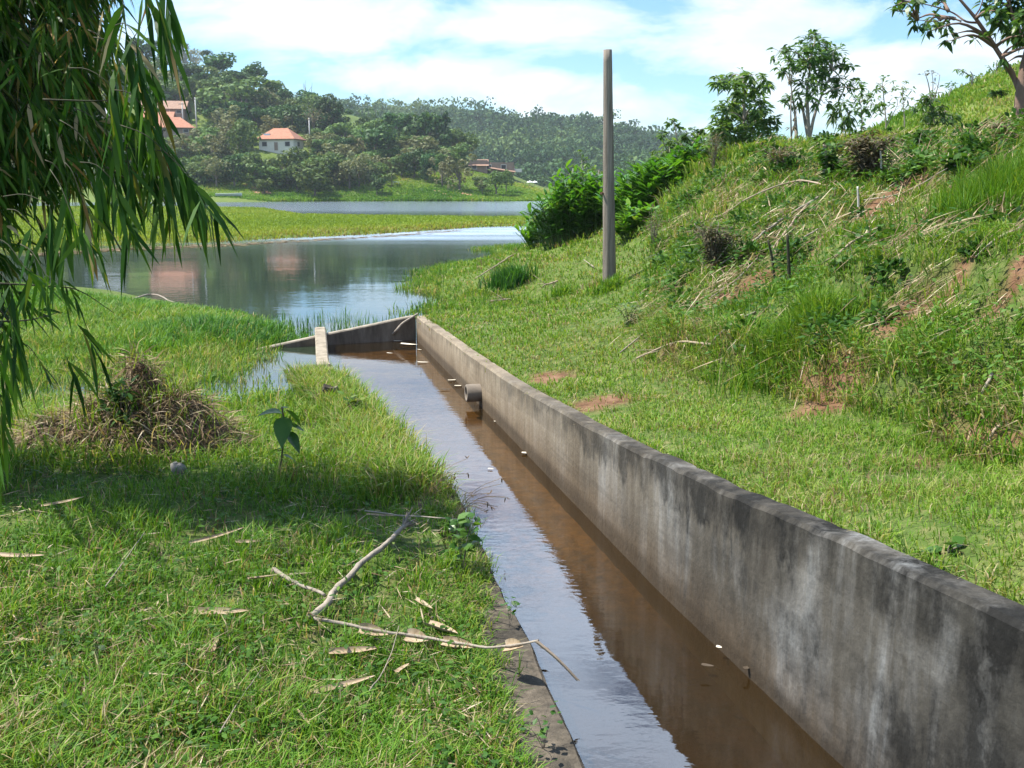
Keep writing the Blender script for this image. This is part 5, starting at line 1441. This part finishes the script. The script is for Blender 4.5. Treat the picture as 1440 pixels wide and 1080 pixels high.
def far_proto(kind, k):
    """a unit tree: 1 m high, crown about .85 m wide"""
    t = thing('far_tree', 'tree', 'tree', (0, 0, 0))
    tm, lm = MB(), MB()
    if kind in ('round', 'green', 'olive'):
        th = .28 if kind != 'green' else .2
        tm.tube(np.array([[0, 0, -.12], [.01, 0, th], [.03, .01, .6]]), [.035, .028, .012], 6)
        for j in range(4):
            a = rng.uniform(0, 6.3); tm.tube(np.array([[0, 0, th], [math.cos(a) * .15, math.sin(a) * .15, .5], [math.cos(a) * .25, math.sin(a) * .25, .68]]), [.018, .012, .005], 5)
        n = 1100 if kind != 'olive' else 700
        lump_crown(lm, np.array([0, 0, .6]), .42, .38, n, .082 if kind != 'olive' else .075, 11, .5)
        m = {'round': FA_M, 'green': FB_M, 'olive': FC_M}[kind]
    elif kind == 'tall':
        tm.tube(np.array([[0, 0, -.1], [0, 0, .9]]), [.03, .008], 6)
        for q in range(9):
            lump_crown(lm, np.array([0, 0, .2 + .085 * q]), .25 * (1 - .075 * q), .13, 120, .06, 4, .4)
        m = FA_M
    elif kind == 'bare':
        tm.tube(np.array([[0, 0, -.1], [.01, 0, .45], [0, .01, .75]]), [.03, .022, .01], 6)
        for j in range(16):
            a = rng.uniform(0, 6.3); z0 = rng.uniform(.25, .7); L = rng.uniform(.15, .4)
            tm.tube(np.array([[0, 0, z0], [math.cos(a) * L * .5, math.sin(a) * L * .5, z0 + L * .55], [math.cos(a) * L * .8, math.sin(a) * L * .8, z0 + L]]), [.014, .008, .003], 4)
        lump_crown(lm, np.array([0, 0, .68]), .36, .28, 240, .05, 9, .7); m = FC_M
    tm.build('trunk', FBARK_M, t, (0, 0, 0)); lm.build('crown', m, t, (0, 0, 0))
    return t


protos, used_p = {}, set()
for kind, c in (('round', 3), ('green', 3), ('olive', 2), ('tall', 1), ('bare', 1)):
    protos[kind] = [far_proto(kind, k) for k in range(c)]


def far_tree(u, v, hpx, wpx, kind, label, group=None, p=None, name=None):
    p = hit(u, v, 60, 900) if p is None else p
    y = p[1]; H_ = hpx * y / F; Wd = wpx * y / F / .9
    pr = protos[kind][int(rng.integers(len(protos[kind])))]
    sc = (Wd, Wd, H_)
    if pr.name in used_p:
        o = dup(pr, p, rng.uniform(0, 6.3), sc, label, group)
    else:
        used_p.add(pr.name); o = pr; o.location = p; o.scale = sc; o['label'] = label
        if group: o['group'] = group
    o['category'] = 'tree'
    return o


HT = [(200, 100, 45, 50, 'round', 'tall dark tree on the hill crest just right of the bamboo leaves'), (243, 98, 42, 44, 'round', 'dark tree on the crest left of the palm'), (268, 104, 34, 40, 'olive', 'dull feathery tree on the crest just below the palm'), (302, 120, 42, 52, 'round', 'broad tree on the crest right of the palm'), (322, 128, 30, 50, 'round', 'low rounded dark tree stepping down the crest from the palm'), (357, 132, 40, 40, 'round', 'dark bushy tree standing out on the crest left of the saddle'),
      (345, 172, 58, 90, 'green', 'wide dome-shaped green tree on the upper hillside above the red-roofed house'), (382, 176, 36, 50, 'round', 'dark tree right of the wide dome-shaped tree'), (320, 188, 34, 46, 'olive', 'greyish feathery tree under the wide dome-shaped tree'), (412, 196, 46, 46, 'round', 'round-headed tree directly behind the red-roofed house'), (388, 200, 34, 50, 'olive', 'brownish tree behind the left part of the red roof'), (430, 160, 34, 34, 'round', 'dark tree on the crest beneath the bare snag'), (402, 152, 26, 26, 'round', 'small dark tree on the low crest left of the bare snag'), (442, 195, 46, 40, 'bare', 'brown almost bare tree right of the round-headed tree'), (465, 190, 52, 46, 'round', 'dense dark tree on the hillside right of the brown bare tree'),
      (527, 232, 52, 58, 'round', 'big rounded mango-like tree standing forward of the wood at mid slope'), (545, 225, 44, 36, 'green', 'pale leafy tree pressed against the big rounded tree'), (340, 235, 60, 48, 'green', 'leafy tree left of the red-roofed house'), (300, 232, 44, 50, 'olive', 'pale scrubby tree below the utility pole among the upper houses'), (330, 262, 44, 40, 'round', 'dark slim tree standing above the beached boat'), (305, 264, 42, 34, 'olive', 'thin grey-stemmed tree left of the boat'), (360, 260, 44, 44, 'green', 'bushy tree at the foot of the slope right of the boat'), (372, 272, 22, 24, 'green', 'small light green sapling on the bank above the boat'),
      (405, 262, 50, 50, 'green', 'leafy tree below the red-roofed house'), (418, 270, 42, 24, 'tall', 'narrow dark tree at the foot of the slope below the red-roofed house'), (443, 276, 48, 58, 'green', 'large round bush at the waterside below the red-roofed house'), (470, 262, 46, 50, 'green', 'leafy bush-like tree right of the large waterside bush'), (492, 266, 40, 44, 'olive', 'dull green tree left of the banana plants'), (415, 240, 20, 22, 'round', 'small dark tree in front of the red-roofed house wall'), (455, 222, 28, 34, 'green', 'bush right of the utility pole by the red-roofed house'), (478, 220, 26, 30, 'round', 'dark bush farther right of the utility pole by the red-roofed house'), (505, 262, 44, 40, 'olive', 'brownish-green tree behind the banana plants'),
      (530, 274, 28, 24, 'round', 'small lone tree on the grassy shore with its shadow at its foot'), (583, 250, 40, 36, 'round', 'dark tree at the top of the lakeside meadow'), (565, 248, 26, 32, 'green', 'light green orchard tree at the left of the meadow edge'), (600, 254, 38, 34, 'round', 'dark round tree next to the orchard on the meadow edge'), (598, 256, 20, 16, 'round', 'small dark tree on the meadow before the round one'),
      (622, 262, 36, 36, 'olive', 'pale brown tree at the centre of the lakeside meadow'), (646, 268, 46, 42, 'olive', 'spreading pale tree with a visible trunk beside the earth track'), (678, 268, 22, 26, 'green', 'leafy tree in front of the long-roofed lake house'), (698, 274, 32, 38, 'green', 'dense rounded tree hiding the front of the long-roofed lake house'), (712, 270, 30, 22, 'green', 'bushy tree at the right of the long-roofed lake house'), (678, 274, 20, 16, 'olive', 'little dry tree on the shore by the earth track'),
      (625, 226, 66, 50, 'tall', 'tallest dark conical tree at the end of the wooded spur'), (604, 220, 62, 46, 'round', 'tall dark tree behind the conical one'), (648, 222, 36, 40, 'green', 'light olive tree beside the conical tree above the lake house'), (585, 215, 56, 50, 'round', 'deep green tree in the middle of the wooded spur'), (600, 250, 30, 34, 'bare', 'dry reddish tree at the wood edge above the meadow'), (555, 205, 46, 50, 'round', 'dark tree at the left of the wooded spur')]
for a in HT:
    far_tree(*a)
# the rest of the wood on the near hill: trees nothing tells apart
GR = {'round': ('dark rounded tree crowded among others in the hillside wood across the lake', 'dark trees of the hillside wood'), 'green': ('mid-green leafy tree crowded among others on the hillside across the lake', 'green trees of the hillside wood'), 'olive': ('dull olive tree crowded among others on the hillside across the lake', 'olive trees of the hillside wood')}
crest = lambda u: np.interp(u, [-120, 0, 240, 330, 400, 480, 560, 660], [86, 100, 108, 130, 158, 178, 192, 226])
foot = lambda u: np.interp(u, [-120, 0, 240, 300, 400, 480, 520, 560, 640, 680], [262, 262, 262, 262, 268, 270, 258, 246, 238, 240])
houses_px = [(395, 205, 42, 26), (235, 172, 62, 30), (150, 165, 40, 22), (690, 236, 40, 16), (420, 212, 24, 16)]
pts = []
tries = 0
while len(pts) < 215 and tries < 6000:
    tries += 1
    u = rng.uniform(-110, 655); c, f = crest(u), foot(u)
    v = c + (f - c) * rng.uniform(0, 1) ** 1.05
    if any(abs(u - hu) < hw and -hh * .6 < v - hv < hh for hu, hv, hw, hh in houses_px): continue
    if any(abs(u - hu) < hw * .8 and 0 <= v - hv < hh * 1.5 for hu, hv, hw, hh in houses_px): continue
    if any((u - q[0]) ** 2 + ((v - q[1]) * 1.9) ** 2 < 15 ** 2 for q in pts): continue
    if v > 225 and rng.uniform() < .25: continue
    pts.append((u, v))
for u, v in sorted(pts, key=lambda q: q[1]):
    low = v > 195
    kind = rng.choice(['round', 'green', 'olive'], p=[.28, .46, .26] if low else ([.55, .30, .15] if u < 470 else [.85, .10, .05]))
    s = rng.uniform(.75, 1.2)
    far_tree(u, v, 31 * s * (.9 if low else 1.0), 36 * s * (1.15 if low else 1.1), kind, GR[kind][0], GR[kind][1])

# undergrowth of the hill and the forest on the farther ridge: masses
mb = MB()
n = 2600
u = rng.uniform(-140, 690, n); c, f = crest(u), foot(u)
v = c + (f - c) * rng.uniform(0, 1, n)
bx = (u - 720) / F
yy_ = np.linspace(215, 345, 120)
ok_n = 0
HX = bx[:, None] * yy_[None]; HZ = height(HX, np.broadcast_to(yy_[None], HX.shape)); PV = HC + yy_[None] * ((VH - v)[:, None] / F)
idx = np.argmax(HZ > PV, 1)
for i in range(n):
    if idx[i] == 0: continue
    if any(abs(u[i] - hu) < hw and abs(v[i] - hv) < hh for hu, hv, hw, hh in houses_px): continue
    p = np.array([HX[i, idx[i]], yy_[idx[i]], HZ[i, idx[i]]])
    lump_crown(mb, p + [0, 0, .7], rng.uniform(1.2, 2.6), rng.uniform(.9, 1.8), 42, .75, 4, rng.uniform(.2, .8))
tag(mb.build('undergrowth', FB_M), kind='stuff')
mb = MB()
n = 5600
u = rng.uniform(380, 1330, n); yq = 425 + 440 * rng.uniform(0, 1, n) ** .9
x = (u - 720) / F * yq; z = height(x, yq)
op = fbm(x * .012, yq * .012, 91) + .25 * fbm(x * .05, yq * .05, 92)
for i in range(n):
    if z[i] < 1.0: continue
    if op[i] > .14 and rng.uniform() < .85: continue
    R = min(8.5, math.exp(rng.normal(1.3, .42)))
    lump_crown(mb, np.array([x[i], yq[i], z[i] + R * .7]), R * rng.uniform(.9, 1.4), R * rng.uniform(.65, 1.25), int(34 + 13 * R), .8 + .15 * R, 6, np.clip(.45 + 1.9 * fbm(x[i] * .012, yq[i] * .012, 93) + rng.normal(0, .12), 0, 1), tv=.09)
FR_M = foliage('ridge_forest_leaf', [(0, (.018, .05, .016)), (.5, (.042, .095, .028)), (1, (.12, .18, .05))], .2, .7, .2, .15, 0.0)
tag(mb.build('ridge_forest', FR_M), kind='stuff')

# palm and bare snag on the crest
pp = hit(291, 112, 60, 900); t = thing('palm', 'slender palm rising above the trees on the hill crest', 'palm', pp)
tp = at_y(291, 74, pp[1]); MB().tube(np.array([pp, (pp + tp) / 2 + [.2, 0, 0], tp]), [.28, .22, .18], 6).build('trunk', FBARK_M, t, pp)
lm = MB()
for k in range(18):
    a = rng.uniform(0, 6.3); e = rng.uniform(-.2, .9)
    c = bez(np.array([tp, tp + np.array([math.cos(a) * 1.1, math.sin(a) * 1.1, e]), tp + np.array([math.cos(a) * 2.2, math.sin(a) * 2.2, e - 1.1])]), 8)
    for q in range(len(c) - 1):
        lm.leaves(np.repeat(c[q][None], 4, 0), np.stack([rng.normal(0, .6, 4) - math.sin(a), rng.normal(0, .6, 4) + math.cos(a), np.full(4, -.5)], 1) * np.array([[1], [-1], [1], [-1]]) * np.array([1, 1, -1]) * np.array([[1], [1], [1], [1]]), np.array([0, 0, 1.0]), .8, .16, .5, .4)
lm.build('frond', FA_M, t, pp)
sp_ = hit(430, 158, 60, 900); t = thing('bare_snag', 'thin leafless dead tree sticking out of the crest above the red-roofed house', 'dead tree', sp_)
mb = MB()
for (u1, v1, u2, v2) in [(430, 160, 430, 112), (431, 140, 426, 118), (430, 135, 438, 122), (437, 138, 439, 116), (430, 128, 427, 116)]:
    mb.tube(np.array([at_y(u1, v1, sp_[1]), at_y(u2, v2, sp_[1] + .5)]), [.12, .04], 5)
mb.build('trunk', TBARK_M, t, sp_)

# houses
ROOF_M = surface('clay_roof_tiles', lambda nt, pos, obj: nt.mix(nt.ramp(nt.n('TexWave', dict(wave_type='BANDS', bands_direction='X'), Vector=obj, Scale=1.6, Distortion=.6).outputs['Fac'], [(.3, 0.0), (.7, .5)]), nt.ramp(nt.noise(obj, 1.6, 6.0, .7), [(.3, (.29, .125, .075)), (.7, (.42, .21, .135))]), (.26, .09, .05)), .9)
ROOF2_M = surface('weathered_roof_tiles', lambda nt, pos, obj: nt.mix(nt.ramp(nt.n('TexWave', dict(wave_type='BANDS', bands_direction='X'), Vector=obj, Scale=1.6, Distortion=.6).outputs['Fac'], [(.3, 0.0), (.7, .5)]), nt.ramp(nt.noise(obj, 1.6, 6.0, .7), [(.3, (.22, .13, .09)), (.7, (.38, .24, .17))]), (.14, .09, .065)), .9)
GREYROOF_M = plain('grey_sheet_roof', (.28, .29, .31), .7)
WALLW_M = plain('pale_plaster', (.60, .56, .50), .9, .15, 1.5)
WALLB_M = plain('brown_plaster', (.24, .17, .13), .9, .25, 1.5)
DARK_M = plain('dark_window', (.025, .025, .028), .3)
FRAME_M = plain('window_frame', (.45, .42, .38), .7)


def house(label, u, v, wpx, hpx, rpx, dep, roof, wall, rz=0.0, hip=True, wins=3, lean=None, group=None, over=.7, name='house'):
    """v: ground line, wpx: width, hpx: wall height, rpx: roof height, in photo pixels"""
    p = hit(u, v, 60, 900); S = p[1] / F
    w, h, r = wpx * S, hpx * S, rpx * S
    t = thing(name, label, 'house', p, group, rz)
    def loc(o): o.location = (0, 0, 0); return o
    MB().box((0, 0, h / 2 - 1.2), (w, dep, h + 2.4)).build('wall', wall, t)
    ex, ey = w / 2 + over, dep / 2 + over
    rx = (ex - ey * .9) if hip else ex
    rx = max(rx, .4)
    e = .16
    V = np.array([[-ex, -ey, h], [ex, -ey, h], [ex, ey, h], [-ex, ey, h], [-rx, 0, h + r], [rx, 0, h + r],
                  [-ex, -ey, h - e], [ex, -ey, h - e], [ex, ey, h - e], [-ex, ey, h - e]], float)
    V[:, 2] += .003
    MB().add(V, [[0, 1, 5, 4], [2, 3, 4, 5], [6, 7, 1, 0], [7, 8, 2, 1], [8, 9, 3, 2], [9, 6, 0, 3], [9, 8, 7, 6]], [[1, 2, 5], [3, 0, 4]]).build('roof', roof, t)
    for k in range(wins):
        xx = (-.5 + (k + .5) / wins) * w
        door = (k == wins // 2)
        ww, wh = (.95, min(2.05, h * .8)) if door else (1.3, min(1.1, h * .42))
        zc = wh / 2 + .02 if door else h * .55
        f = MB(); f.box((xx, -dep / 2 - .05, zc), (ww + .22, .1, wh + .2)); f = f.build('door' if door else 'window', FRAME_M, t)
        MB().box((xx, -dep / 2 - .11, zc), (ww, .03, wh)).build('panel' if door else 'pane', WALLB_M if door else DARK_M, f)
    MB().box((w / 2 + .05, 0, h * .55), (.1, 1.2, min(1.1, h * .4))).build('window', DARK_M, t)
    return t


hs = house('small house with a bright orange hipped tile roof and pale walls on the hillside', 396, 212, 50, 15, 15, 6.5, ROOF_M, WALLW_M, math.radians(-12), True, 3)
mb = MB().box((-2.9, -2.2, 15 * hs.location[1] / F + 1.1), (1.7, .9, .7))
mb.build('water_tank', plain('pale_tank', (.55, .6, .66), .5), hs)
house('long brown-tiled house highest of the cluster behind the bamboo leaves', 232, 163, 58, 8, 12, 8, ROOF2_M, WALLB_M, math.radians(8), False, 4)
house('small middle house of the cluster with a salmon tile roof', 222, 176, 40, 9, 9, 6, ROOF_M, WALLW_M, math.radians(10), False, 3)
house('lowest house of the cluster with a wide orange tile roof', 238, 190, 66, 9, 15, 8, ROOF_M, WALLB_M, math.radians(10), True, 4)
house('grey-roofed building glimpsed through the bamboo leaves', 132, 176, 44, 9, 14, 8, GREYROOF_M, WALLW_M, math.radians(5), False, 3)
house('little orange-roofed house below the grey-roofed building', 160, 198, 34, 12, 10, 6, ROOF_M, WALLW_M, math.radians(5), False, 3)
# lake house: long low roof stepping down to the right
lh = hit(690, 243, 60, 900); S = lh[1] / F
t = thing('lake_house', 'long lake house with weathered tile roofs stepping down to the shore on the promontory', 'house', lh)
for (x0, x1, z0, z1, nm) in [(-30, -2, 4, 15, 'a'), (-2, 34, 1, 12, 'b')]:
    a0, a1 = x0 * S, x1 * S
    MB().box(((a0 + a1) / 2, 0, z0 * S / 2 + .9), (a1 - a0 - .8 - (.05 if nm == 'b' else 0), 6, z0 * S + 3.2)).build('wall', WALLB_M, t)
    zr0 = (z0 + 5) * S; zr1 = z1 * S + (0 if nm == 'a' else -.2); dz = 0 if nm == 'a' else -5.5 * S
    V = np.array([[a0, -4, zr0], [a1, -4, zr0 + dz], [a1, 4, zr0 + dz], [a0, 4, zr0], [a0 + .2, 0, zr1 + .6], [a1 - .2, 0, zr1 + dz + .6]])
    MB().add(V, [[0, 1, 5, 4], [2, 3, 4, 5], [3, 2, 1, 0]], [[1, 2, 5], [3, 0, 4]]).build('roof', ROOF2_M, t)
for k in range(3):
    f = MB().box(((-22 + 20 * k) * S, -3.05, 1.5), (1.5, .1, 1.3)).build('window', FRAME_M, t)
    MB().box(((-22 + 20 * k) * S, -3.12, 1.5), (1.2, .03, 1.0)).build('pane', DARK_M, f)
MB().box((36 * S, -1.0, .6), (2.6, 2.0, .9)).build('porch_wall', WALLW_M, t)
wp = hit(748, 262, 60, 900)
WHITE_M = plain('white_sheet', (.8, .8, .78), .6, .08)
for k, (u, lab) in enumerate([(745, 'left of two white sunshades on the grassy point across the lake'), (752, 'right of two white sunshades on the grassy point across the lake')]):
    p = hit(u, 263.5, 60, 900); t = thing('sunshade', lab, 'sunshade', p, 'sunshades on the point')
    MB().tube(np.array([[0, 0, -.2], [0, 0, 1.5]]), .05, 6).build('post', FBARK_M, t)
    n = 10; a = np.arange(n) * 2 * PI / n
    V = np.vstack([np.stack([np.cos(a) * .85, np.sin(a) * .85, np.full(n, 1.35)], 1), [[0, 0, 1.75]], np.stack([np.cos(a) * .85, np.sin(a) * .85, np.full(n, 1.28)], 1)])
    MB().add(V, [(j, n + 1 + j, n + 1 + (j + 1) % n, (j + 1) % n) for j in range(n)], [(j, (j + 1) % n, n) for j in range(n)]).build('canopy', WHITE_M, t)
for (u, v, w, lab) in [(557, 260, 1.5, 'white tarpaulin-covered table on the far meadow'), (652, 231, 2.0, 'white awning left of the lake house')]:
    p = hit(u, v, 60, 900); t = thing('covered_table', lab, 'table', p)
    MB().box((0, 0, .7), (w, 1.0, .08)).build('table_top', WHITE_M, t)
    for sx_ in (-1, 1):
        MB().box((sx_ * (w / 2 - .1), 0, .26), (.08, .7, .79)).build('leg', FRAME_M, t)


def boat(label, p, L, rz, mat):
    t = thing('boat', label, 'boat', p, None, rz)
    m, V = 13, []
    for i in range(m):
        s = i / (m - 1); x = (s - .5) * L
        bw = .75 * (1 - max(0, (s - .55) / .45) ** 2.2) * (.85 + .15 * min(1, s * 4)); sheer = .55 + .35 * max(0, s - .4) ** 1.5
        for a in (-1, -.8, 0, .8, 1):
            V.append((x, a * bw * (1 if abs(a) == 1 else .75), sheer if abs(a) == 1 else (.12 + .25 * max(0, s - .75) if a else .02 + .4 * max(0, s - .78))))
    q = [(i * 5 + j, (i + 1) * 5 + j, (i + 1) * 5 + j + 1, i * 5 + j + 1) for i in range(m - 1) for j in range(4)]
    hb = MB().add(V, q, [(0, 1, 4), (1, 3, 4), (1, 2, 3)]); o = hb.build('hull', mat, t)
    md_ = o.modifiers.new('thickness', 'SOLIDIFY'); md_.thickness = .06
    for x in (-.25, .1):
        MB().box((x * L, 0, .42), (.3, 1.25, .05)).build('seat', FRAME_M, t)
    return t


bp = hit(322, 276, 60, 900)
boat('pale open boat drawn up on the grassy far shore below the slope', bp + np.array([0, 0, .05]), 5.6, math.radians(8), plain('grey_boat_paint', (.5, .54, .55), .6, .15))
sp2 = hit(336, 274, 60, 900)
MB_ = MB().box((0, 0, .55), (3.2, .7, .08), 0)
o = MB_.build('boat_ramp', plain('pale_plank', (.6, .6, .56), .7, .1), loc=sp2 + np.array([0, 0, .35])); o.rotation_euler = (0, math.radians(-18), math.radians(12))
tag(o, 'pale plank sloping up beside the beached boat', 'plank')
p = at_z(775, 281, .25)
t = boat('white boat moored at the tip of the far grassy point', np.array([p[0] - .5, 236.0, .0]), 6.5, math.radians(3), WHITE_M)

# utility poles
for (u, v0, v1, lab) in [(277, 186, 140, 'pale concrete utility pole beside the cluster of upper houses'), (436, 206, 168, 'pale concrete utility pole right of the orange-roofed house'), (258, 178, 146, 'utility pole standing against the highest house')]:
    p = hit(u, v0, 60, 900); t = thing('utility_pole', lab, 'utility pole', p, 'utility poles on the hillside')
    H_ = (v0 - v1) * p[1] / F
    MB().tube(np.array([[0, 0, -.4], [0, 0, H_]]), [.2, .14], 7).build('post', plain('pole_concrete', (.45, .44, .42), .9), t, None, True)
    MB().box((0, -.16, H_ - .5), (2.0, .12, .14)).build('cross_arm', FBARK_M, t)
    for x in (-.85, 0, .85):
        MB().tube(np.array([[x, -.16, H_ - .43], [x, -.16, H_ - .18]]), [.06, .04], 6).build('insulator', FRAME_M, t)

# banana plants at the wood edge
for k, (u, v, h) in enumerate([(540, 262, 24), (551, 262, 26), (524, 256, 22), (513, 260, 22), (425, 244, 20), (437, 247, 22), (446, 250, 20)]):
    p = hit(u, v, 60, 900); S = p[1] / F
    t = thing('banana_plant', 'ragged banana plant among its like ' + ('at the wood edge by the meadow' if u > 500 else 'on the slope below the red-roofed house'), 'banana plant', p, 'banana plants by the meadow' if u > 500 else 'banana plants below the house')
    tp = np.array([0, 0, h * S * .55])
    MB().tube(np.array([[0, 0, -.2], tp]), [.17, .12], 7).build('stem', plain('banana_stem', (.12, .13, .05), .7), t)
    n = 9; a = rng.uniform(0, 6.3, n)
    MB().leaves(np.repeat(tp[None], n, 0), np.stack([np.cos(a), np.sin(a), rng.uniform(.5, 1.4, n)], 1), np.array([0, 0, 1.0]), h * S * .55, .55, .6, rng.uniform(.4, 1, n), .3, .9).build('leaf', FB_M, t)
# red earth track and worn patches on the far meadow
TR_M = plain('track_earth', (.30, .17, .10), .95, .3, .5)
for (pts_, wd, nm) in [([(640, 270.5), (660, 274), (690, 279), (700, 281)], .9, 'earth_track'), ([(352, 258), (362, 266), (372, 273)], 2.0, 'earth_track'), ([(612, 268), (625, 273), (640, 280)], .6, 'earth_track')]:
    c = bez(np.array([hit(u, v, 60, 900) for u, v in pts_]), 30); c[:, 2] = height(c[:, 0], c[:, 1]) + .12
    d = unit(np.gradient(c, axis=0)); s = unit(np.cross(d, [0, 0, 1.0])) * (wd * (1 + .3 * fbm(np.arange(len(c)) * .6, np.zeros(len(c)), 3)))[:, None]
    V = np.vstack([c - s, c + s]); V[:, 2] = height(V[:, 0], V[:, 1]) + .1; m = len(c)
    tag(MB().add(V, [(i, i + 1, m + i + 1, m + i) for i in range(m - 1)]).build(nm, TR_M), kind='structure')
# rough meadow grass and rushes on the far shore
mb = MB()
n = 26000; u = rng.uniform(150, 800, n); yq = rng.uniform(222, 272, n); x = (u - 720) / F * yq; z = height(x, yq); ok = (z > -.05) & (z < 8) ; x, yq, z = x[ok], yq[ok], z[ok]
tt = .5 + .7 * fbm(x * .06, yq * .06, 95) + .25 * fbm(x * .3, yq * .3, 96)
tuft(mb, np.stack([x, yq, z - .05], 1), np.clip(.35 + .8 * fbm(x * .1, yq * .1, 97) + .3 * (z < .5), .1, 1.0), .30, .9, 5, np.clip(tt, 0, 1), (.2, 1.0), .08)
tag(mb.build('meadow_grass', GRASS_M), kind='stuff')
